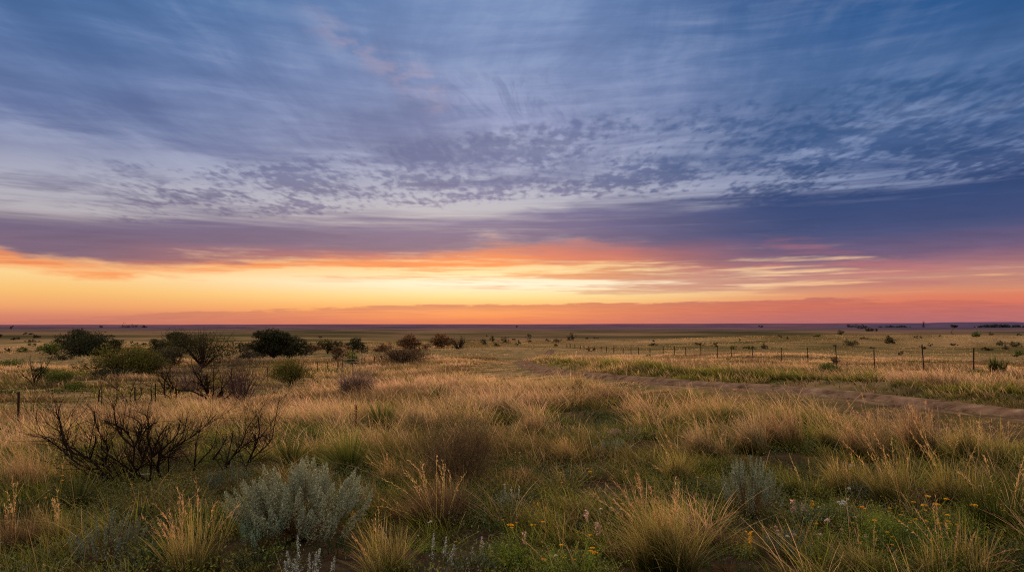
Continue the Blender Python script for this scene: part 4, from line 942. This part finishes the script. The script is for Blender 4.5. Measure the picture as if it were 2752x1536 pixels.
G(2560, 1560, 240, 170, 'clump of broad tan blades at the bottom right', 'mix', 420, .2, 12, stalkh=1.3)
G(1853, 1085, 104, 48, 'dark green grassy mound beside the track', 'green', 620, .1, 3, stiff=.6)
G(1650, 1088, 60, 26, 'small dark green tuft left of the grassy mound', 'green', 260, .1)
G(22, 1186, 70, 74, 'dark bushy tuft at the left edge below the leftmost post', 'dark', 420, .1)
G(60, 1330, 150, 130, 'pinkish tangled grass at the left edge beside the black shrub', 'tan', 520, .3, 6)
G(30, 1500, 170, 150, 'dark clump of thin curling stems in the bottom left corner', 'brown', 420, .3, 8)
G(150, 1470, 150, 120, 'olive tangled clump left of the silvery wormwood', 'olive', 460, .4, 7)
G(455, 1120, 110, 70, 'golden grass clump under the large dead shrub', 'gold', 460, .2, 4)
G(530, 1128, 120, 66, 'yellow green grass clump in front of the large dead shrub', 'mix', 460, .2, 4)
G(390, 1165, 130, 60, 'straw clump seen through the black leafless shrub', 'tan', 460, .3)
G(690, 1200, 140, 80, 'pinkish dry clump between the dead limbs and the upright yucca', 'tan', 480, .3)
G(1050, 1310, 120, 90, 'reddish wispy clump right of the big sagebrush', 'gold', 420, .6, 12, stalkh=1.2)
G(1090, 1400, 130, 70, 'low tangled clump with tiny pink heads right of the sagebrush', 'brown', 420, .4, 6)
G(740, 1130, 110, 56, 'pale pink grass clump right of the purple brown twigs', 'pale', 420, .3)
G(1620, 1360, 130, 60, 'low olive grass tuft left of the feathery heads', 'olive', 420, .3)
G(1950, 1470, 120, 64, 'reddish low tuft on bare soil right of the largest foreground clump', 'brown', 420, .2)
G(1500, 1190, 90, 44, 'dark green tuft behind the golden topped clump', 'dark', 300, .2)
G(1750, 1180, 110, 52, 'green tuft left of the pale windblown row', 'green', 380, .4)

# ------------------------------------------------------------------ low leafy weeds between the clumps
def W_(px, py, w, h, label, c, n=26, slim=.7, cat='weed'): return make_sage(px, py, w, h, label, n, c*.35, c, 'leafy_weed', slim=slim, cat=cat, dens=.8, branches=True)
GW = np.array((.10,.15,.04)); DW = np.array((.05,.08,.03)); OW = np.array((.17,.17,.06)); BW = np.array((.16,.11,.06))
W_(520, 1450, 230, 90, 'wide dark green ferny weed behind the tall golden clump', DW*1.3, 46)
W_(395, 1420, 150, 76, 'dark green weed under the right side of the blue green yucca', DW, 34)
W_(60, 1420, 150, 90, 'shaded dark weed at the left edge below the pinkish tangled grass', DW, 34)
W_(420, 1545, 150, 80, 'dark green weed at the bottom edge left of the tall golden clump', DW, 30)
W_(690, 1545, 150, 70, 'near black low weed at the bottom edge left of the woolly white stems', DW*.8, 28)
W_(900, 1500, 120, 60, 'shaded weed under the lower right side of the big sagebrush', DW, 26)
W_(1060, 1470, 120, 60, 'olive weed left of the two grey woolly stems', OW, 26)
W_(1270, 1545, 130, 70, 'grey green weed at the bottom edge below the pale flowering spike', SAGE*.6, 28)
W_(1330, 1440, 100, 50, 'low green weed on bare soil right of the round fine-leaved clump', GW, 22)
W_(1455, 1365, 110, 46, 'olive weed between the silver sage and the low brown tuft', OW, 24)
W_(1690, 1440, 110, 60, 'green weed directly left of the largest foreground clump', GW, 24)
W_(1960, 1540, 170, 80, 'dark green weed at the bottom edge right of the largest foreground clump', DW*1.4, 34)
W_(2080, 1440, 140, 60, 'dark weed in the shade beneath the tall grey green sagebrush', DW, 26)
W_(2240, 1425, 110, 70, 'bright green weed left of the small silvery bush', GW*1.2, 26)
W_(2420, 1500, 190, 90, 'lush green ferny weed under the yarrow heads', GW*1.1, 44, .5)
W_(2560, 1460, 180, 90, 'lush dark green weed right of the highest yarrow', GW*.8, 40, .5)
W_(2690, 1540, 170, 110, 'black green weed in the bottom right corner', DW, 36)
W_(2180, 1290, 120, 60, 'green leafy weed between the pale windblown clumps and the sagebrush', GW, 28)
W_(2390, 1290, 130, 60, 'green weed under the tall reddish straw clump', GW, 28)
W_(1290, 1258, 120, 44, 'reddish weed right of the dark brown twiggy shrub', BW, 26)
W_(1600, 1290, 150, 48, 'olive weed in front of the blue green sagebrush cushion', OW, 30)
W_(1190, 1200, 120, 36, 'dark green mat of weeds below the broad pinkish clump', DW*1.5, 28)
W_(1560, 1130, 150, 36, 'dark green mat of weeds behind the ginger grass', DW*1.5, 30)
W_(1670, 1135, 120, 32, 'green weeds in the hollow below the small dark green tuft', GW, 28)
W_(820, 1195, 110, 44, 'dark green weed between the green and tan clump and the yuccas', DW*1.4, 26)

# ------------------------------------------------------------------ wildflowers
E7 = lambda x, y: (x/3.3+1300, y/3.3+1100)
E8 = lambda x, y: (x/3.298+2000, y/3.298+1100)
def f7(*L): return [(*E7(a, b), s, k) for a, b, s, k in L]
def f8(*L): return [(*E8(a, b), s, k) for a, b, s, k in L]
F = make_flowers
F(1410, 1505, 'leafy green plant with a loose row of small yellow heads at bottom centre', f7((235,1020,20,'y'),(250,1045,12,'y'),(425,1020,11,'y'),(455,1018,8,'y'),(525,990,11,'o'),(170,975,8,'y'),(290,1000,8,'y')), GREEN, 190, 90, 320)
F(1545, 1560, 'plant with the largest bright yellow cluster at the bottom edge', f7((965,1225,17,'y'),(985,1265,18,'y'),(950,1250,14,'y'),(940,1110,13,'y'),(715,1310,15,'y'),(690,1195,14,'y'),(530,1325,16,'o'),(385,1285,8,'y'),(805,1325,8,'y'),(640,1290,10,'w')), GREEN*1.1, 210, 100, 320)
F(1478, 1420, 'small plant with three yellow tipped shoots behind the leafy green one', f7((625,1005,12,'y'),(550,860,14,'ys'),(480,820,12,'ys')), OLIVE*.9, 70, 60, 120)
F(1500, 1330, 'yellow and orange flowers beside the arching feathery heads', f7((690,645,11,'o'),(680,555,10,'y'),(945,548,14,'y'),(920,520,7,'y'),(960,590,6,'y')), OLIVE, 90, 40, 120)
F(1600, 1480, 'pale pink flower spikes left of the largest foreground clump', f7((910,890,34,'ps'),(1000,1000,42,'ps'),(1035,1030,22,'ps'),(1040,878,10,'w'),(1130,868,8,'w'),(1215,880,7,'w'),(1110,1005,7,'p')), OLIVE*.8, 80, 60, 120)
F(1418, 1490, 'single thin pink spike in front of the leafy green plant', f7((365,1085,36,'ps')), OLIVE*.8, 20, 30, 30, fern=False)
F(1360, 1350, 'white ball flower on a grey stem left of the silver green sage', f7((185,662,8,'w')), SAGE*.5, 24, 30, 30)
F(1395, 1250, 'tiny white flowers scattered in the middle of the field', f7((330,410,6,'w'),(280,375,5,'w'),(320,378,5,'w'),(595,425,5,'w'),(250,440,5,'w')), OLIVE, 90, 34, 120)
F(1860, 1440, 'cream bud on a bent stem right of the largest foreground clump', f7((1855,985,10,'p'),(1900,600,7,'p'),(1703,618,6,'p')), OLIVE, 30, 40, 40, fern=False)
F(1150, 1480, 'white flower pair on thin stems before the round fine-leaved clump', [(1157,1400,9,'w'),(1152,1403,7,'w'),(1124,1437,6,'w'),(1224,1454,9,'y'),(1285,1428,6,'p')], GREEN, 60, 40, 90)
F(945, 1420, 'orange brown bud on a thin stem at the right side of the big sagebrush', [(947,1372,22,'os'),(1017,1367,8,'y'),(1050,1382,6,'y')], OLIVE, 40, 30, 60)
F(545, 1450, 'green plant dotted with pale yellow buttons left of the big sagebrush', [(495,1370,8,'y'),(501,1378,8,'y'),(506,1391,9,'y'),(571,1370,8,'o'),(610,1367,9,'y'),(524,1412,7,'y'),(556,1402,8,'p')], GREEN*.9, 170, 90, 260)
F(150, 1400, 'orange blurred blooms behind the dark blue green yucca', [(122,1336,9,'o'),(131,1316,8,'o'),(167,1290,10,'o'),(168,1276,8,'o')], OLIVE*.7, 80, 60, 90)
F(352, 1345, 'single dull orange bloom below the black leafless shrub', [(353,1300,9,'o')], OLIVE*.6, 40, 30, 50)
F(2440, 1440, 'yarrow with flat orange yellow heads, highest of the patch on the right', f8((1625,765,18,'y'),(1790,790,17,'y'),(1710,838,18,'y'),(1595,845,18,'y'),(1500,815,12,'y'),(1605,888,10,'y')), GREEN, 170, 80, 260)
F(2555, 1470, 'yarrow with crooked pale stems and low orange heads', f8((1800,930,13,'y'),(1735,1000,13,'y'),(1830,1008,14,'y'),(1887,1015,11,'y'),(1930,990,9,'o'),(1805,985,12,'y')), GREEN, 150, 80, 260)
F(2612, 1450, 'tall yarrow with one wide flat head on a leaning stem', f8((2040,845,20,'y'),(2130,1100,16,'o')), GREEN*.8, 90, 80, 120)
F(2700, 1450, 'yellow blooms in the dark grass nearest the right edge', f8((2300,890,12,'y'),(2470,800,12,'y')), DGREEN, 90, 60, 120)
F(2395, 1450, 'yarrow with small orange heads left of the highest one', f8((1295,872,11,'y'),(1390,930,12,'y'),(1355,850,8,'y'),(1280,900,6,'y')), GREEN, 120, 80, 200)
F(2470, 1500, 'low yarrow in front of the patch with a mid height trio of heads', f8((1520,968,12,'y'),(1615,985,11,'y'),(1270,1083,12,'y'),(1160,978,14,'y')), GREEN, 170, 80, 260)
F(2315, 1450, 'paired yellow flower heads on an upright green plant', f8((965,1000,12,'y'),(980,950,12,'p'),(940,1040,16,'ys'),(1045,860,14,'o'),(1070,875,8,'o')), GREEN, 90, 80, 160)
F(2505, 1530, 'drooping orange head with papery bracts at the bottom right', f8((1660,1155,12,'o'),(1030,1180,8,'o'),(1020,1115,6,'y')), GREEN*.8, 150, 70, 200)
F(2225, 1460, 'single largest pink white clover bloom above the grey green plant', f8((735,985,17,'p'),(740,970,12,'w')), GREEN, 60, 50, 90)
F(2160, 1500, 'group of pink white blooms rising from the grey green bushy plant', f8((445,1108,14,'p'),(385,1120,12,'w'),(300,1070,10,'p'),(310,1105,12,'p'),(260,1150,8,'p'),(205,1130,9,'p'),(280,1035,10,'p')), OLIVE*.7, 90, 50, 120)
F(2200, 1500, 'flat pale pink bloom with an orange one beside it', f8((660,1105,13,'p'),(680,1100,8,'w'),(595,1180,10,'o'),(640,1005,12,'y')), GREEN, 70, 50, 120)
F(2325, 1480, 'white tufted bloom low among the yarrow', f8((1080,1110,14,'w'),(1075,1125,9,'p'),(865,1060,10,'p')), GREEN, 80, 60, 120)
F(2375, 1410, 'small round pink bloom above the yarrow', f8((1230,910,11,'p'),(1128,800,6,'p')), GREEN, 40, 40, 60)
F(2262, 1400, 'lavender white flower tops on the small silvery bush', f8((840,820,14,'l'),(880,815,14,'l'),(865,835,14,'l'),(900,830,9,'l')), SAGET*.6, 60, 50, 90)
F(2290, 1290, 'tiny lavender white cluster high in the grass on the right', f8((940,490,10,'l'),(950,500,7,'l')), OLIVE, 30, 30, 40)
F(2405, 1330, 'single cream flower on a thin stem in the olive clump', f8((1333,580,8,'w')), OLIVE, 24, 30, 30)
F(2145, 1400, 'rough plant with pale pink spikes and one yellow spike', f8((430,800,40,'ps'),(515,830,34,'ps'),(600,800,30,'ys'),(460,850,26,'ps')), SAGET*.6, 90, 60, 140)
F(2015, 1500, 'yellow flowering spike on bare soil at the left end of the flower patch', f8((50,1075,34,'ys'),(60,1180,14,'os'),(40,1270,12,'os')), OLIVE, 50, 50, 90)
F(2625, 1360, 'pale cream seed cluster at the end of a bent stem near the right edge', f8((2095,675,10,'w'),(2050,690,6,'w')), OLIVE, 30, 30, 40, fern=False)

rf = np.random.default_rng(77)
for px, py, lab, n_, k in [(2470, 1450, 'yarrow with many small buttons between the highest heads and the pink bloom', 9, 'y'), (2590, 1500, 'yarrow with small heads low in the bottom right corner', 8, 'y'), (2360, 1520, 'small yellow buttons low in front of the yarrow patch', 7, 'y'), (2650, 1400, 'faint orange flowers in the dark grass above the bottom right corner', 5, 'o'), (2230, 1395, 'small white flowers between the sagebrush and the small silvery bush', 5, 'w')]:
    F(px, py, lab, [(px+rf.uniform(-70,70), py-rf.uniform(25,95), rf.uniform(6,11), k) for _ in range(n_)], GREEN, 150, 70, 200)
# ------------------------------------------------------------------ the grass field (beyond counting)
def tone(x, y, rsd):
    "0 = dry tan, 1 = green"
    g = fbm(x/6.0, y/2.6, 21, 3)*.5+fbm(x/1.7, y/1.2, 23, 2)*.25+fbm(x/15+3, y/5, 27, 2)*.30-.02
    d = np.hypot(x, y)
    g = g+.09*(1-sstep(9, 20, d))+.10*(1-sstep(5.5, 9, d))
    g = g+.40*np.exp(-((rsd-2.7)/1.5)**2)*(1-sstep(60,110,d))
    g = g+.14*sstep(1, 6, x)*(1-sstep(14, 26, d))
    g = g+.10*sstep(-7, -16, x)*sstep(16, 26, d)*(1-sstep(75, 120, d))
    return sstep(.46, .66, g)
SEC = .86
def scatter(n, d0, d1, rng, p=1.0):
    u = rng.uniform(0, 1, n); r = np.sqrt(d0**2+(d1**2-d0**2)*u**p)
    a = rng.uniform(-math.atan(SEC), math.atan(SEC), n)
    return r*np.sin(a), r*np.cos(a)
def field(name, zones, kind_green, label):
    rng = np.random.default_rng(101 if kind_green else 202)
    buf = Buf()
    for zi, (d0, d1, nc, nb, segs, h0, h1, spread, wmin, pw) in enumerate(zones):
        wild = nb <= 5 and d1 < 30
        x, y = scatter(nc, d0, d1, rng, pw)
        rsd = road_sd(x, y)
        g = tone(x, y, rsd)
        far = np.hypot(x, y)
        keep = (np.abs(rsd) > 1.0+rng.uniform(-.3,.35,nc)) | ((np.abs(rsd) < .25) & (rng.uniform(0,1,nc) < .75)) | (y < 0)
        bare = (fbm(x/.9, y/.8, 61, 2) < .37) & (far < 18)
        gap = (fbm(x/(1.6+far*.03), y/(.9+far*.015), 63, 3) < .41) & (rng.uniform(0,1,nc) < .78); keep &= ~gap
        keep &= ~(bare & (rng.uniform(0,1,nc) < .93))
        for kx, ky, kr, kf in KEEP:
            dd = (x-kx)**2+(y-ky)**2; front = ((x-kx*.94)**2+(y-ky*.94)**2) < (kr*.9)**2
            keep &= ~(((dd < kr*kr) | front) & (rng.uniform(0,1,nc) < kf))
        pick = (rng.uniform(0,1,nc) < (g if kind_green else 1-g*.82))
        keep &= pick
        x, y, rsd, g, far = x[keep], y[keep], rsd[keep], g[keep], far[keep]
        n = len(x)
        hc = rng.uniform(h0, h1, n)*(.15+1.6*fbm(x/2.6, y/1.9, 33, 3))
        road_near = 1-.8*np.exp(-(rsd/1.3)**2)-.8*sstep(-4.6-far*.04,-2.4-far*.02,rsd)*(rsd < 0)+.6*np.exp(-((rsd-2.9)/.9)**2)*kind_green
        hc *= np.clip(road_near, .13, 1.6)
        hc *= 1-.42*sstep(5, 9, rsd)*sstep(22, 34, y)*(x > 5)
        if kind_green: hc *= .66
        X = np.repeat(x, nb)+rng.normal(size=n*nb)*spread*(1+.5*rng.uniform(0,1,n*nb)); Y = np.repeat(y, nb)+rng.normal(size=n*nb)*spread
        Z = height(X, Y)-.02
        dx = X-np.repeat(x, nb); dy = Y-np.repeat(y, nb)
        az = np.arctan2(dy, dx)+rng.normal(size=n*nb)*.7
        # wind from the right
        wnd = rng.uniform(0,1,n*nb) < .55
        az = np.where(wnd, np.pi+rng.normal(size=n*nb)*.55, az)
        hh = np.repeat(hc, nb)*rng.uniform(.45, 1.15, n*nb)
        fr = np.hypot(X, Y)
        wid = np.maximum(rng.uniform(.0030,.0066,n*nb), fr*wmin)
        lean = rng.uniform(.05, .5, n*nb)*(1+wild*.6); bend = rng.uniform(.05, .75, n*nb)*(1+wild*1.2)
        tv = rng.uniform(0,1,n*nb)
        nn = n*nb
        cl = np.repeat(fbm(x/2.3+40, y/1.3, 71, 3), nb)
        if kind_green:
            cb = jit(DGREEN*.5, nn, rng); ct = mixc(GREEN*1.3, OLIVE*1.9, np.clip(tv*.7+cl*.5, 0, 1))*rng.uniform(.7,1.2,(nn,1))*np.repeat(rng.uniform(.45,1.35,(n,1)), nb, 0)  # roots coloured near black for the shade inside the clumps
            hi_ = (rng.uniform(0,1,nn) < .05)[:,None]; ct = np.where(hi_, STRAW*rng.uniform(.7,1.2,(nn,1)), ct)  # a few straw blades, coloured bright as if catching light
        else:
            gg = np.repeat(g, nb)
            nearf = 1-sstep(7, 22, fr)
            cb = mixc(jit((.08,.055,.022), nn, rng), jit(OLIVE*.3, nn, rng), np.clip(.2+gg*.6+.35*nearf, 0, 1))  # dark root colour holds the shade low in the grass
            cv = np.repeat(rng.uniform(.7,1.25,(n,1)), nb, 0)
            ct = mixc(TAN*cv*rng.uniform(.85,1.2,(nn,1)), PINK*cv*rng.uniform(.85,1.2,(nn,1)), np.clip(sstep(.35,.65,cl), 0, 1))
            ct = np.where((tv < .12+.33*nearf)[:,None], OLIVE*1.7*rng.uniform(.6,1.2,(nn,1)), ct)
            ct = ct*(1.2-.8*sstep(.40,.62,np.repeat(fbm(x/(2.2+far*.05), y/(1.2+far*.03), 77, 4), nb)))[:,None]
        if not kind_green:
            hi_ = (rng.uniform(0,1,nn) < .10)[:,None]; ct = np.where(hi_, np.array((.74,.54,.32))*rng.uniform(.8,1.1,(nn,1)), ct)  # highlights put into the colour of scattered blades
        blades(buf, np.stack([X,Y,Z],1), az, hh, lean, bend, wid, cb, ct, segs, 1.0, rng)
    o = buf.build(name, MG)
    return tag(o, label, 'grass', kind='stuff')
#            d0   d1   clumps nb segs h0  h1  spread wmin pw
field("dry_grass", [(3.4, 10, 2600, 3, 6, .40, .85, .03, .0005, 1), (10, 24, 5000, 3, 5, .45, .85, .05, .0006, 1),
                    (3.2, 9, 1400, 46, 5, .12, .44, .06, .0007, 1),
                    (9, 18, 4000, 36, 4, .28, .68, .10, .00075, 1),
                    (18, 42, 10000, 24, 3, .38, .74, .16, .0008, 1),
                    (42, 120, 26000, 12, 2, .40, .74, .34, .0009, 1),
                    (120, 420, 26000, 4, 1, .30, .60, .8, .0011, .8)], False, 'dry tan and straw coloured prairie grass bending in the wind')
field("green_grass", [(3.2, 9, 2400, 48, 4, .12, .42, .08, .0007, 1),
                    (9, 18, 4300, 34, 3, .22, .52, .12, .0008, 1),
                    (18, 42, 10000, 20, 2, .30, .60, .18, .0009, 1),
                    (42, 120, 18000, 7, 2, .35, .65, .45, .0011, 1),
                    (120, 420, 9000, 4, 1, .4, .7, .8, .0012, .8)], True, 'low green grass and weeds growing among the dry prairie grass')
# low grey-green and brown forbs that fill the gaps close to the camera
def forbs():
    rng = np.random.default_rng(5); buf = Buf()
    x, y = scatter(6800, 3.6, 16, rng); rsd = road_sd(x, y)
    k = (np.abs(rsd) > 1.4) & (fbm(x/1.1+9, y/1.1, 91, 2) > .42); x, y = x[k], y[k]
    for i in range(len(x)):
        kind = rng.integers(0, 4); s = rng.uniform(.06, .19)
        n = int(rng.integers(60, 150)*(s/.12)); z = H(x[i], y[i])
        P = rng.normal(size=(n,3))*np.array([s, s, s*.35])+np.array([x[i], y[i], z+s*.55]); P[:,2] = np.maximum(P[:,2], z+.005)
        c = (SAGE*.35, OLIVE*.6, GREEN*.7, DGREEN*1.3)[kind]
        leaves(buf, P, .022, jit(c, n, rng, .4), rng, .4, .5)
    return tag(buf.build("ground_forbs", ML), 'small low forbs and weeds between the grass clumps', 'weeds', kind='stuff')
forbs()
